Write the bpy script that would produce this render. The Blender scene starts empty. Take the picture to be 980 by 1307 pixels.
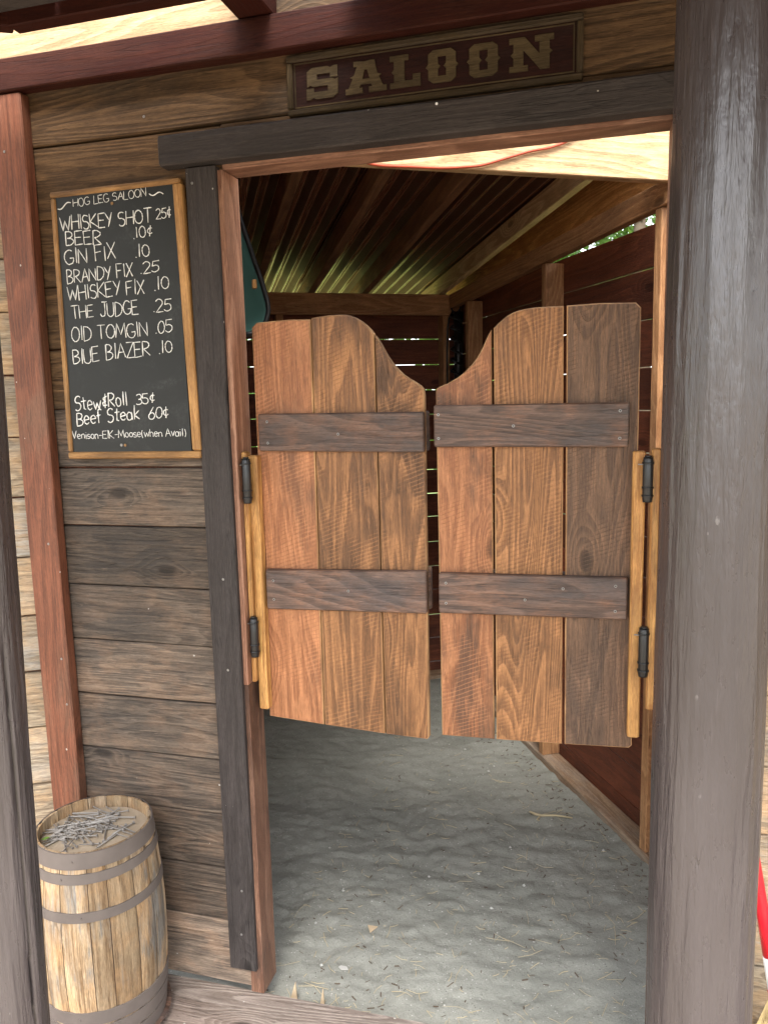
import bpy, math, random
from mathutils import Vector, Matrix, noise as mnoise

random.seed(7)
sc = bpy.context.scene
COL = sc.collection

# ------------------------------------------------------------------ camera
cam_d = bpy.data.cameras.new('camera')
cam = bpy.data.objects.new('camera', cam_d)
COL.objects.link(cam)
PITCH, ROLL, YAW, FPX = 0.14234284, -0.02346196, 0.27016194, 978.704
f0 = Vector((-math.sin(YAW), math.cos(YAW), 0)); r0 = Vector((math.cos(YAW), math.sin(YAW), 0)); zz = Vector((0, 0, 1))
fw = f0*math.cos(PITCH) - zz*math.sin(PITCH); up = zz*math.cos(PITCH) + f0*math.sin(PITCH)
rt = r0*math.cos(ROLL) + up*math.sin(ROLL); up2 = up*math.cos(ROLL) - r0*math.sin(ROLL)
cam.matrix_world = Matrix(((rt.x, up2.x, -fw.x, 0.0), (rt.y, up2.y, -fw.y, -1.75), (rt.z, up2.z, -fw.z, 1.606), (0, 0, 0, 1)))
cam_d.sensor_fit = 'VERTICAL'; cam_d.sensor_height = 36.0
cam_d.lens = 36.0*FPX/1307.0
cam_d.clip_start = 0.05; cam_d.clip_end = 500
sc.camera = cam
sc.render.resolution_x = 767; sc.render.resolution_y = 1024

# ------------------------------------------------------------------ light
SUN_EL = math.radians(56); SUN_DIR = Vector((0.25, -0.97, 0)).normalized()    # horizontal direction towards the sun
w = bpy.data.worlds.new('World'); sc.world = w; w.use_nodes = True
nt = w.node_tree
bg = nt.nodes['Background']
sky = nt.nodes.new('ShaderNodeTexSky'); sky.sky_type = 'NISHITA'; sky.sun_disc = False
sky.sun_elevation = SUN_EL
sky.sun_rotation = math.atan2(SUN_DIR.x, SUN_DIR.y)
sky.dust_density = 2.0; sky.air_density = 1.0
hs = nt.nodes.new('ShaderNodeHueSaturation'); hs.inputs['Saturation'].default_value = .25      # thin bright overcast
nt.links.new(sky.outputs[0], hs.inputs['Color']); nt.links.new(hs.outputs[0], bg.inputs[0]); bg.inputs[1].default_value = 0.15
sun_d = bpy.data.lights.new('sun', 'SUN'); sun_d.energy = 1.2; sun_d.angle = math.radians(25); sun_d.color = (1.0, 0.96, 0.90)
sun = bpy.data.objects.new('sun', sun_d); COL.objects.link(sun)
sd = (SUN_DIR*math.cos(SUN_EL) + zz*math.sin(SUN_EL)).normalized()
sun.rotation_euler = sd.to_track_quat('Z', 'Y').to_euler(); sun.location = sd*20
sc.view_settings.view_transform = 'Standard'; sc.view_settings.look = 'None'
sc.view_settings.gamma = 1.0; sc.view_settings.use_curve_mapping = False
sc.view_settings.exposure = 2.55

# ------------------------------------------------------------------ frames
TH = 0.52600215                                  # the shed behind stands at this angle to its front wall
U = Vector((math.cos(TH), math.sin(TH), 0)); V = Vector((-math.sin(TH), math.cos(TH), 0))
ROOM = Matrix.Rotation(TH, 4, 'Z')
ID = Matrix.Identity(4)

# ------------------------------------------------------------------ materials
class NG:
    def __init__(s, name):
        s.m = bpy.data.materials.new(name); s.m.use_nodes = True
        s.t = s.m.node_tree; s.b = s.t.nodes['Principled BSDF']
    def n(s, typ, **kw):
        nd = s.t.nodes.new('ShaderNode'+typ)
        for k, v in kw.items(): setattr(nd, k, v)
        return nd
    def l(s, a, b): s.t.links.new(a, b)
    def inp(s, sock, v):
        if hasattr(v, 'is_output') or isinstance(v, bpy.types.NodeSocket): s.l(v, sock)
        else: sock.default_value = v
    def math(s, op, a, b=None, c=None, clamp=False):
        nd = s.n('Math', operation=op); nd.use_clamp = clamp
        s.inp(nd.inputs[0], a)
        if b is not None: s.inp(nd.inputs[1], b)
        if c is not None: s.inp(nd.inputs[2], c)
        return nd.outputs[0]
    def step(s, x, a, b):
        nd = s.n('MapRange', interpolation_type='SMOOTHSTEP'); nd.clamp = True
        s.inp(nd.inputs[0], x); nd.inputs[1].default_value = a; nd.inputs[2].default_value = b
        return nd.outputs[0]
    def mix(s, f, a, b, mode='MIX'):
        nd = s.n('MixRGB', blend_type=mode); s.inp(nd.inputs[0], f)
        s.inp(nd.inputs[1], a if not isinstance(a, tuple) else (*a, 1)); s.inp(nd.inputs[2], b if not isinstance(b, tuple) else (*b, 1))
        return nd.outputs[0]
    def noise(s, vec, scale=1, detail=2, rough=.5, dist=0):
        nd = s.n('TexNoise'); s.l(vec, nd.inputs['Vector']); nd.inputs['Scale'].default_value = scale
        nd.inputs['Detail'].default_value = detail; nd.inputs['Roughness'].default_value = rough; nd.inputs['Distortion'].default_value = dist
        return nd.outputs[0]
    def comb(s, x, y, z=0.0):
        nd = s.n('CombineXYZ'); s.inp(nd.inputs[0], x); s.inp(nd.inputs[1], y); s.inp(nd.inputs[2], z); return nd.outputs[0]
    def bump(s, h, strength, dist=.002):
        nd = s.n('Bump'); nd.inputs['Strength'].default_value = strength; nd.inputs['Distance'].default_value = dist
        s.l(h, nd.inputs['Height']); s.l(nd.outputs[0], s.b.inputs['Normal'])
    def base(s, c, rough=.6, spec=.4):
        s.inp(s.b.inputs['Base Color'], (*c, 1) if isinstance(c, tuple) else c)
        s.inp(s.b.inputs['Roughness'], rough); s.b.inputs['Specular IOR Level'].default_value = spec
    def uvseed(s):
        uv = s.n('UVMap', uv_map='UVMap'); sp = s.n('SeparateXYZ'); s.l(uv.outputs[0], sp.inputs[0])
        at = s.n('Attribute', attribute_name='tint'); sa = s.n('SeparateColor'); s.l(at.outputs['Color'], sa.inputs[0])
        return sp.outputs[0], sp.outputs[1], sa.outputs[0], sa.outputs[1], sa.outputs[2]

def wood(name, dark, light, stain=(.05, .04, .035), ring=16, ring_amt=.7, stain_amt=.5, rough=.65, bump=.5, knot=.8,
         saw=0.0, specks=0.0, fiber_amt=.5, spec=.3, warm=None, warm_amt=0.0, check=.5):
    """Boards: growth rings as contour lines of a stretched noise field, knots the rings flow round, fibres, stains.
       tint.r = tone of the single board (1 = as given), tint.g = how much of the stain it carries, tint.b = random seed."""
    g = NG(name); u, v, tone, stn, seed = g.uvseed()
    sd_ = g.math('MULTIPLY', seed, 37.0)
    # knots
    kv = g.n('TexVoronoi', voronoi_dimensions='2D', feature='F1'); g.l(g.comb(g.math('MULTIPLY_ADD', u, 3.2, sd_), g.math('MULTIPLY_ADD', v, 7.0, sd_)), kv.inputs['Vector'])
    kv.inputs['Scale'].default_value = 1.0; kv.inputs['Randomness'].default_value = .9
    kc = g.n('SeparateColor'); g.l(kv.outputs['Color'], kc.inputs[0])
    has = g.math('GREATER_THAN', kc.outputs[0], 1.0-.16*knot if knot > 0 else 2.0)
    kd = kv.outputs['Distance']
    kfield = g.math('MULTIPLY', has, g.math('SUBTRACT', 1.0, g.step(kd, 0.0, .42)))
    kcore = g.math('MULTIPLY', has, g.math('SUBTRACT', 1.0, g.step(kd, .05, .13)))
    # rings
    P = g.comb(g.math('MULTIPLY', u, .75), g.math('MULTIPLY', v, 6.5), sd_)
    f = g.noise(P, 1.0, 2.2, .4, .35)
    f = g.math('ADD', g.math('MULTIPLY', f, ring*1.5), g.math('MULTIPLY', kfield, 4.0))
    rr = g.math('FRACT', f)
    ringm = g.math('MULTIPLY', g.step(rr, .25, .88), g.math('SUBTRACT', 1.0, g.step(rr, .90, 1.0)))
    # fibres
    fb = g.noise(g.comb(g.math('MULTIPLY', u, 5), g.math('MULTIPLY', v, 190), sd_), 1.0, 3, .6)
    fb2 = g.noise(g.comb(g.math('MULTIPLY', u, 14), g.math('MULTIPLY', v, 620), sd_), 1.0, 2, .6)
    fib = g.math('MULTIPLY_ADD', fb2, .45, g.math('MULTIPLY', fb, .55))
    fibm = g.step(fib, .37, .63)
    blotch = g.noise(g.comb(g.math('MULTIPLY', u, 2.6), g.math('MULTIPLY', v, 7), g.math('ADD', sd_, 11.3)), 1.0, 5, .62, .4)
    bl2 = g.noise(g.comb(g.math('MULTIPLY', u, 9), g.math('MULTIPLY', v, 14), g.math('ADD', sd_, 3.7)), 1.0, 4, .6)
    k = g.math('ADD', g.math('MULTIPLY', ringm, ring_amt), g.math('MULTIPLY', fibm, fiber_amt))
    k = g.math('DIVIDE', k, ring_amt+fiber_amt)
    c = g.mix(k, dark, light)
    if warm is not None:
        c = g.mix(g.math('MULTIPLY', g.step(g.math('MULTIPLY_ADD', g.math('SUBTRACT', fib, .5), .5, bl2), .46, .60), warm_amt), c, warm)
    sm = g.math('MULTIPLY', g.step(g.math('MULTIPLY_ADD', g.math('SUBTRACT', fib, .5), .55, blotch), .46, .64), g.math('MULTIPLY', stn, stain_amt*1.6), clamp=True)
    c = g.mix(sm, c, stain)
    c = g.mix(g.math('MULTIPLY', kcore, .75), c, tuple(x*.35 for x in dark))
    # dark pores and pale scuffs
    po = g.noise(g.comb(g.math('MULTIPLY', u, 22), g.math('MULTIPLY', v, 420), g.math('ADD', sd_, 5.1)), 1.0, 2, .7)
    c = g.mix(g.math('MULTIPLY', g.step(po, .60, .70), .55), c, tuple(x*.5 for x in dark))
    pl = g.noise(g.comb(g.math('MULTIPLY', u, 11), g.math('MULTIPLY', v, 90), g.math('ADD', sd_, 8.4)), 1.0, 4, .7)
    c = g.mix(g.math('MULTIPLY', g.step(pl, .58, .74), .4), c, tuple(min(1, x*1.5) for x in light))
    mic = g.noise(g.comb(g.math('MULTIPLY', u, 60), g.math('MULTIPLY', v, 520), g.math('ADD', sd_, 1.9)), 1.0, 3, .75)
    ckn = g.noise(g.comb(g.math('MULTIPLY', u, 2.2), g.math('MULTIPLY', v, 42), g.math('ADD', sd_, 6.6)), 1.0, 2, .5, .15)
    chk = g.math('MULTIPLY', g.math('SUBTRACT', 1.0, g.step(g.math('ABSOLUTE', g.math('SUBTRACT', ckn, .5)), .003, .016)), g.step(blotch, .46, .56))
    c = g.mix(g.math('MULTIPLY', chk, .8*check), c, tuple(x*.3 for x in dark))
    tn = g.math('MULTIPLY', tone, g.math('MULTIPLY', g.math('MULTIPLY_ADD', bl2, .7, .65), g.math('MULTIPLY_ADD', mic, 1.3, .35)))
    c = g.mix(1.0, c, g.comb(tn, tn, tn), 'MULTIPLY')
    h = g.math('ADD', g.math('SUBTRACT', g.math('MULTIPLY_ADD', fib, .8, g.math('SUBTRACT', g.math('MULTIPLY', mic, .4), g.math('MULTIPLY', chk, .7*check))), g.math('MULTIPLY', g.step(po, .58, .70), .3)), g.math('MULTIPLY', ringm, .35))
    if saw > 0:
        wv = g.n('TexWave', wave_type='BANDS', bands_direction='X')
        sph = g.noise(g.comb(g.math('MULTIPLY', u, 7), g.math('MULTIPLY', v, 3), sd_), 1.0, 3, .6)
        g.l(g.comb(g.math('ADD', g.math('MULTIPLY', sph, .035), g.math('MULTIPLY_ADD', v, -.36, u)), g.math('MULTIPLY', v, .3), 0.0), wv.inputs['Vector'])
        wv.inputs['Scale'].default_value = 31; wv.inputs['Distortion'].default_value = .7; wv.inputs['Detail'].default_value = 2; wv.inputs['Detail Scale'].default_value = 2.5
        swm = g.math('MULTIPLY', g.step(wv.outputs['Fac'], .80, 1.0), g.math('MULTIPLY', g.step(bl2, .42, .58), g.step(fib, .40, .56)))
        c = g.mix(g.math('MULTIPLY', swm, saw*.5), c, tuple(x*.6 for x in dark))
        lwm = g.math('MULTIPLY', g.math('SUBTRACT', 1.0, g.step(wv.outputs['Fac'], .0, .16)), g.math('MULTIPLY', g.step(bl2, .44, .60), g.step(blotch, .40, .54)))
        c = g.mix(g.math('MULTIPLY', lwm, saw*.38), c, tuple(min(1, x*1.35) for x in light))
        h = g.math('SUBTRACT', h, g.math('MULTIPLY', swm, .4))
    if specks > 0:
        sv = g.n('TexVoronoi', voronoi_dimensions='3D', feature='F1'); g.l(g.comb(g.math('MULTIPLY', u, 75), g.math('MULTIPLY', v, 95), sd_), sv.inputs['Vector']); sv.inputs['Scale'].default_value = 1.0
        sc2 = g.n('SeparateColor'); g.l(sv.outputs['Color'], sc2.inputs[0])
        spm = g.math('MULTIPLY', g.math('LESS_THAN', sv.outputs['Distance'], g.math('MULTIPLY', g.math('POWER', sc2.outputs[1], 2.0), .26)), g.math('GREATER_THAN', sc2.outputs[0], 1-.05*specks))
        c = g.mix(g.math('MULTIPLY', spm, .85), c, (.45, .42, .38))
    g.base(c, g.math('MULTIPLY_ADD', fibm, .15, rough-.08), spec)
    g.bump(h, bump, .0025)
    return g.m

def plain(name, c, rough=.5, metal=0.0, spec=.4, var=.15, bump=.1, scale=40):
    g = NG(name); tc = g.n('TexCoord')
    n1 = g.noise(tc.outputs['Object'], scale, 4, .6); n2 = g.noise(tc.outputs['Object'], scale*.15, 3, .6)
    k = g.math('MULTIPLY_ADD', g.math('ADD', n1, n2), var, 1-var)
    cc = g.mix(1.0, c, g.comb(k, k, k), 'MULTIPLY')
    g.base(cc, g.math('MULTIPLY_ADD', n1, .2, rough-.1), spec); g.b.inputs['Metallic'].default_value = metal
    g.bump(n1, bump, .002)
    return g.m

def painted_log(name, c, c2, rough=.30):
    g = NG(name); u, v, tone, stn, seed = g.uvseed()
    a = g.noise(g.comb(g.math('MULTIPLY', u, 7), g.math('MULTIPLY', v, 75), seed), 1, 4, .6, .3)
    b = g.noise(g.comb(g.math('MULTIPLY', u, 2), g.math('MULTIPLY', v, 9), seed), 1, 4, .6)
    d = g.noise(g.comb(g.math('MULTIPLY', u, 28), g.math('MULTIPLY', v, 60), seed), 1, 3, .6)
    col = g.mix(g.step(b, .35, .7), c, c2)
    col = g.mix(g.math('MULTIPLY', g.step(a, .62, .72), .3), col, tuple(min(1, x*1.8) for x in c2))
    sv = g.n('TexVoronoi', voronoi_dimensions='2D', feature='F1'); g.l(g.comb(g.math('MULTIPLY', u, 60), g.math('MULTIPLY', v, 130)), sv.inputs['Vector']); sv.inputs['Scale'].default_value = 1
    s2 = g.n('SeparateColor'); g.l(sv.outputs['Color'], s2.inputs[0])
    spm = g.math('MULTIPLY', g.math('LESS_THAN', sv.outputs['Distance'], g.math('MULTIPLY', g.math('POWER', s2.outputs[1], 2.0), .4)), g.math('GREATER_THAN', s2.outputs[0], .982))
    col = g.mix(g.math('MULTIPLY', g.math('MULTIPLY', spm, g.step(d, .5, .6)), .35), col, (.25, .235, .225))
    ck = g.noise(g.comb(g.math('MULTIPLY', u, .9), g.math('MULTIPLY', v, 26), seed), 1, 2, .5, .2)
    crack = g.math('MULTIPLY', g.math('SUBTRACT', 1.0, g.step(g.math('ABSOLUTE', g.math('SUBTRACT', ck, .5)), .0, .005)), g.step(b, .62, .68))
    col = g.mix(g.math('MULTIPLY', crack, .5), col, (.01, .009, .008))
    g.base(col, g.math('MULTIPLY_ADD', d, .2, rough-.10), .65)
    g.bump(g.math('SUBTRACT', g.math('ADD', g.math('MULTIPLY', a, 1.0), g.math('MULTIPLY', d, .35)), g.math('MULTIPLY', crack, .5)), .6, .007)
    return g.m

M = {}
M['siding'] = wood('dark_weathered_siding', (.046, .035, .028), (.19, .143, .107), (.042, .039, .037), ring=14, ring_amt=.5, stain_amt=.42, rough=.7, bump=.9, knot=.5, specks=.3, fiber_amt=.9, warm=(.22, .125, .07), warm_amt=.22)
M['siding_warm'] = wood('sheltered_golden_brown_siding', (.046, .026, .013), (.16, .093, .046), (.042, .032, .023), ring=14, ring_amt=.6, stain_amt=.5, rough=.75, bump=.7, knot=.6, fiber_amt=.7, spec=.2)
M['pale_siding'] = wood('pale_weathered_siding', (.20, .15, .10), (.50, .40, .28), (.31, .30, .275), ring=14, ring_amt=.5, stain_amt=.6, rough=.75, bump=.8, knot=.6, fiber_amt=.7, warm=(.45, .28, .14), warm_amt=.5)
M['door_red'] = wood('stained_plank_red', (.21, .080, .034), (.44, .195, .088), (.085, .045, .028), ring=12, ring_amt=.45, stain_amt=.7, rough=.55, bump=.6, knot=1.0, saw=.75, fiber_amt=.6, spec=.35)
M['door_tan'] = wood('stained_plank_tan', (.13, .058, .024), (.40, .19, .078), (.070, .038, .022), ring=22, ring_amt=.6, stain_amt=.55, rough=.55, bump=.7, knot=1.6, saw=.6, fiber_amt=.5, spec=.35)
M['door_dark'] = wood('stained_plank_dark', (.070, .040, .026), (.19, .108, .064), (.066, .044, .033), ring=13, ring_amt=.5, stain_amt=.6, rough=.6, bump=.8, knot=2.2, saw=.5, specks=.3, fiber_amt=.7, spec=.35)
M['edge'] = wood('worn_pale_edge', (.26, .13, .055), (.52, .31, .15), (.16, .085, .045), ring=10, ring_amt=.4, stain_amt=.9, rough=.6, bump=.3, knot=0)
M['batten'] = wood('dark_batten', (.05, .03, .023), (.17, .105, .078), (.055, .05, .052), ring=16, ring_amt=.7, stain_amt=.6, rough=.5, bump=.6, knot=.5, fiber_amt=.6, spec=.4, warm=(.20, .09, .045), warm_amt=.35)
M['yellow_strip'] = wood('varnished_yellow_strip', (.28, .12, .035), (.64, .36, .125), (.14, .06, .022), ring=9, ring_amt=.5, stain_amt=.8, rough=.45, bump=.3, knot=.0, fiber_amt=.8)
M['red_stud'] = wood('red_stained_post', (.10, .034, .018), (.23, .082, .043), (.17, .095, .06), ring=8, ring_amt=.35, stain_amt=.5, rough=.55, bump=.4, knot=.7, specks=.5, fiber_amt=.7, spec=.35)
M['jamb'] = wood('red_brown_jamb', (.18, .08, .048), (.42, .23, .15), (.09, .055, .042), ring=9, ring_amt=.5, stain_amt=.5, rough=.6, bump=.4, knot=.4, fiber_amt=.7)
M['dark_paint'] = wood('dark_brown_painted_board', (.031, .026, .0245), (.056, .0465, .044), (.042, .037, .0355), ring=10, ring_amt=.3, stain_amt=.5, rough=.62, bump=.7, knot=.4, specks=.45, fiber_amt=.8, spec=.2)
M['maroon'] = wood('maroon_painted_beam', (.027, .007, .005), (.044, .011, .007), (.065, .026, .015), ring=8, ring_amt=.3, stain_amt=.3, rough=.65, bump=.4, knot=.3, fiber_amt=.8, spec=.12)
M['barn_red'] = wood('red_brown_inside_board', (.10, .030, .016), (.20, .062, .030), (.07, .028, .018), ring=9, ring_amt=.4, stain_amt=.6, rough=.65, bump=.4, knot=.6, fiber_amt=.6)
M['raw'] = wood('raw_pine', (.38, .23, .11), (.62, .43, .24), (.40, .26, .14), ring=12, ring_amt=.7, stain_amt=.3, rough=.65, bump=.4, knot=2.6, fiber_amt=.5)
M['sunlit_orange_pine'] = wood('sunlit_orange_pine', (.34, .15, .05), (.60, .33, .13), (.30, .15, .07), ring=12, ring_amt=.6, stain_amt=.3, rough=.6, bump=.3, knot=.3)
M['stud'] = wood('stained_stud', (.30, .14, .06), (.52, .28, .13), (.24, .13, .075), ring=11, ring_amt=.6, stain_amt=.4, rough=.65, bump=.4, knot=.5, fiber_amt=.5)
M['sill'] = wood('dusty_sill', (.20, .12, .07), (.36, .25, .16), (.30, .25, .20), ring=10, ring_amt=.4, stain_amt=.7, rough=.8, bump=.4, knot=.3, fiber_amt=.5)
M['rafter'] = wood('brown_rafter', (.15, .07, .034), (.30, .15, .072), (.13, .065, .036), ring=11, ring_amt=.6, stain_amt=.4, rough=.6, bump=.4, knot=.5, fiber_amt=.5)
M['deck'] = wood('weathered_deck', (.15, .115, .095), (.36, .30, .26), (.22, .15, .12), ring=16, ring_amt=.7, stain_amt=.55, rough=.75, bump=.9, knot=.9, specks=.4, fiber_amt=.6)
M['frame'] = wood('golden_picture_frame', (.22, .105, .032), (.42, .23, .085), (.10, .055, .025), ring=9, ring_amt=.5, stain_amt=.7, rough=.5, bump=.35, knot=.2, fiber_amt=.7)
M['stave'] = wood('keg_stave', (.17, .105, .055), (.46, .34, .21), (.19, .175, .155), ring=9, ring_amt=.5, stain_amt=.9, rough=.65, bump=.6, knot=.0, fiber_amt=.8, warm=(.36, .20, .085), warm_amt=.4)
M['sign_board'] = wood('oxblood_sign_board', (.016, .007, .006), (.028, .010, .008), ring=8, ring_amt=.3, stain_amt=.2, rough=.7, bump=.3, knot=0, spec=.1)
M['sign_gold'] = wood('dull_gold_paint', (.058, .041, .021), (.098, .070, .036), (.035, .025, .014), ring=10, ring_amt=.2, stain_amt=.7, rough=.6, bump=.3, knot=0, spec=.15)
M['post'] = painted_log('brown_painted_log', (.040, .0325, .0335), (.056, .047, .0485))
M['hoop'] = plain('keg_hoop_steel', (.125, .104, .093), .65, .15, .35, .5, .3, 24)
M['black'] = plain('black_steel', (.012, .012, .013), .35, .0, .5, .2, .1, 60)
M['steel'] = plain('grey_screw_steel', (.26, .25, .24), .45, .7, .5, .3, .2, 200)
M['nail'] = plain('weathered_nail', (.27, .25, .23), .6, .3, .5, .7, .2, 25)
g = NG('black_chalkboard'); tc = g.n('TexCoord'); n1 = g.noise(tc.outputs['Object'], 9, 5, .65, 1.2); n2 = g.noise(tc.outputs['Object'], 120, 3, .7)
g.base(g.mix(g.math('MULTIPLY', g.step(n1, .48, .75), g.step(n2, .3, .7)), (.014, .0155, .0155), (.042, .044, .044)), .55, .35); g.bump(n2, .08, .001); M['slate'] = g.m
M['chalk'] = plain('white_chalk', (.80, .80, .78), .9, 0, .1, .42, .3, 260)
M['cord'] = plain('red_cable', (.42, .075, .035), .4, 0, .4, .1, .05, 60)
M['green'] = plain('green_enamel', (.085, .20, .175), .4, 0, .5, .2, .05, 8)
M['broom_red'] = plain('red_gloss_paint', (.60, .010, .022), .3, 0, .5, .06, .03, 30)
M['white'] = plain('white_label', (.78, .79, .80), .5, 0, .3, .05, .03, 60)
M['grey_sleeve'] = plain('grey_sleeve', (.40, .42, .43), .5, 0, .4, .1, .05, 60)
M['straw'] = plain('straw', (.58, .44, .22), .7, 0, .2, .25, .1, 60)
M['dry_grass'] = plain('dry_grass_bits', (.42, .35, .22), .8, 0, .2, .35, .1, 20)
M['chip'] = plain('pale_wood_chip', (.50, .38, .25), .7, 0, .2, .2, .1, 60)
M['pebble'] = plain('pale_pebbles', (.42, .41, .38), .8, 0, .2, .3, .2, 60)
M['bark'] = plain('bark', (.10, .075, .055), .9, 0, .1, .4, .6, 12)
M['keg_dirt'] = plain('dusty_sawdust', (.33, .27, .20), .95, 0, .1, .35, .6, 90)
M['porch_roof'] = wood('porch_roof_boards', (.05, .022, .014), (.10, .045, .028), ring=9, ring_amt=.4, stain_amt=.4, rough=.7, bump=.4)

g = NG('leaf_green'); oi = g.n('ObjectInfo'); at = g.n('Attribute', attribute_name='tint'); sa = g.n('SeparateColor'); g.l(at.outputs['Color'], sa.inputs[0])
lc = g.mix(sa.outputs[0], (.045, .10, .018), (.13, .22, .045))
g.base(lc, .5, .3); g.b.inputs['Transmission Weight'].default_value = 0
tr = g.n('BsdfTranslucent'); g.l(g.mix(.5, lc, (.22, .38, .06)), tr.inputs[0]); ms = g.n('MixShader'); ms.inputs[0].default_value = .4
out = g.t.nodes['Material Output']; g.l(g.b.outputs[0], ms.inputs[1]); g.l(tr.outputs[0], ms.inputs[2]); g.l(ms.outputs[0], out.inputs[0]); M['leaf'] = g.m

g = NG('corrugated_iron'); tc = g.n('TexCoord'); n1 = g.noise(tc.outputs['Object'], 6, 5, .65, .5); n2 = g.noise(tc.outputs['Object'], 60, 3, .6)
cc = g.mix(g.step(n1, .4, .65), (.50, .23, .13), (.62, .34, .21)); cc = g.mix(g.math('MULTIPLY', g.step(n2, .55, .7), .3), cc, (.16, .08, .05))
uvn = g.n('UVMap', uv_map='UVMap'); sx = g.n('SeparateXYZ'); g.l(uvn.outputs[0], sx.inputs[0])
shade_noise = g.noise(g.comb(g.math('MULTIPLY', sx.outputs[0], 1.7), g.math('MULTIPLY', sx.outputs[1], 1.4)), 1, 4, .6)
rib_shade = g.step(g.math('MULTIPLY_ADD', shade_noise, 1.1, g.math('SINE', g.math('MULTIPLY', sx.outputs[0], 6.28318))), .45, 1.15)      # shade on one flank of every rib painted in, mottled rusty brown
cc = g.mix(g.math('MULTIPLY', rib_shade, .85), cc, (.055, .022, .012))
g.base(cc, g.math('MULTIPLY_ADD', rib_shade, .5, .13), .5); g.b.inputs['Metallic'].default_value = .7; g.bump(n2, .04, .001); M['iron'] = g.m

def ground_mat(name, c1, c2, c3, sc_=1.0, fine=True):
    g = NG(name); tc = g.n('TexCoord'); o = tc.outputs['Object']
    a = g.noise(o, 2.2*sc_, 5, .6, .3); b = g.noise(o, 40*sc_, 5, .7); d = g.noise(o, 220*sc_, 3, .7)
    c = g.mix(g.step(a, .35, .65), c1, c2); c = g.mix(g.math('MULTIPLY', g.step(b, .52, .72), .5), c, c3)
    k = g.math('MULTIPLY_ADD', d, .7, .65); c = g.mix(1.0, c, g.comb(k, k, k), 'MULTIPLY')
    vo = g.n('TexVoronoi', feature='F1'); g.l(o, vo.inputs['Vector']); vo.inputs['Scale'].default_value = 170*sc_
    vs = g.n('SeparateColor'); g.l(vo.outputs['Color'], vs.inputs[0])
    pm = g.math('MULTIPLY', g.math('LESS_THAN', vo.outputs['Distance'], .28), g.math('GREATER_THAN', vs.outputs[0], .965))
    c = g.mix(g.math('MULTIPLY', pm, .8), c, (.55, .54, .50))
    pd = g.math('MULTIPLY', g.math('LESS_THAN', vo.outputs['Distance'], .3), g.math('GREATER_THAN', vs.outputs[1], .96))
    c = g.mix(g.math('MULTIPLY', pd, .7), c, (.07, .065, .055))
    g.base(c, .95, .1)
    g.bump(g.math('ADD', g.math('MULTIPLY', b, 1.0), g.math('MULTIPLY', d, .35)), .55, .010); return g.m
M['dirt'] = ground_mat('grey_packed_dirt', (.225, .226, .197), (.285, .285, .25), (.165, .164, .142))
M['ground'] = ground_mat('dry_ground', (.36, .30, .22), (.44, .37, .28), (.30, .26, .19), .3)
M['grass'] = ground_mat('grass_ground', (.20, .29, .09), (.27, .35, .13), (.14, .21, .06), .5)

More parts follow.
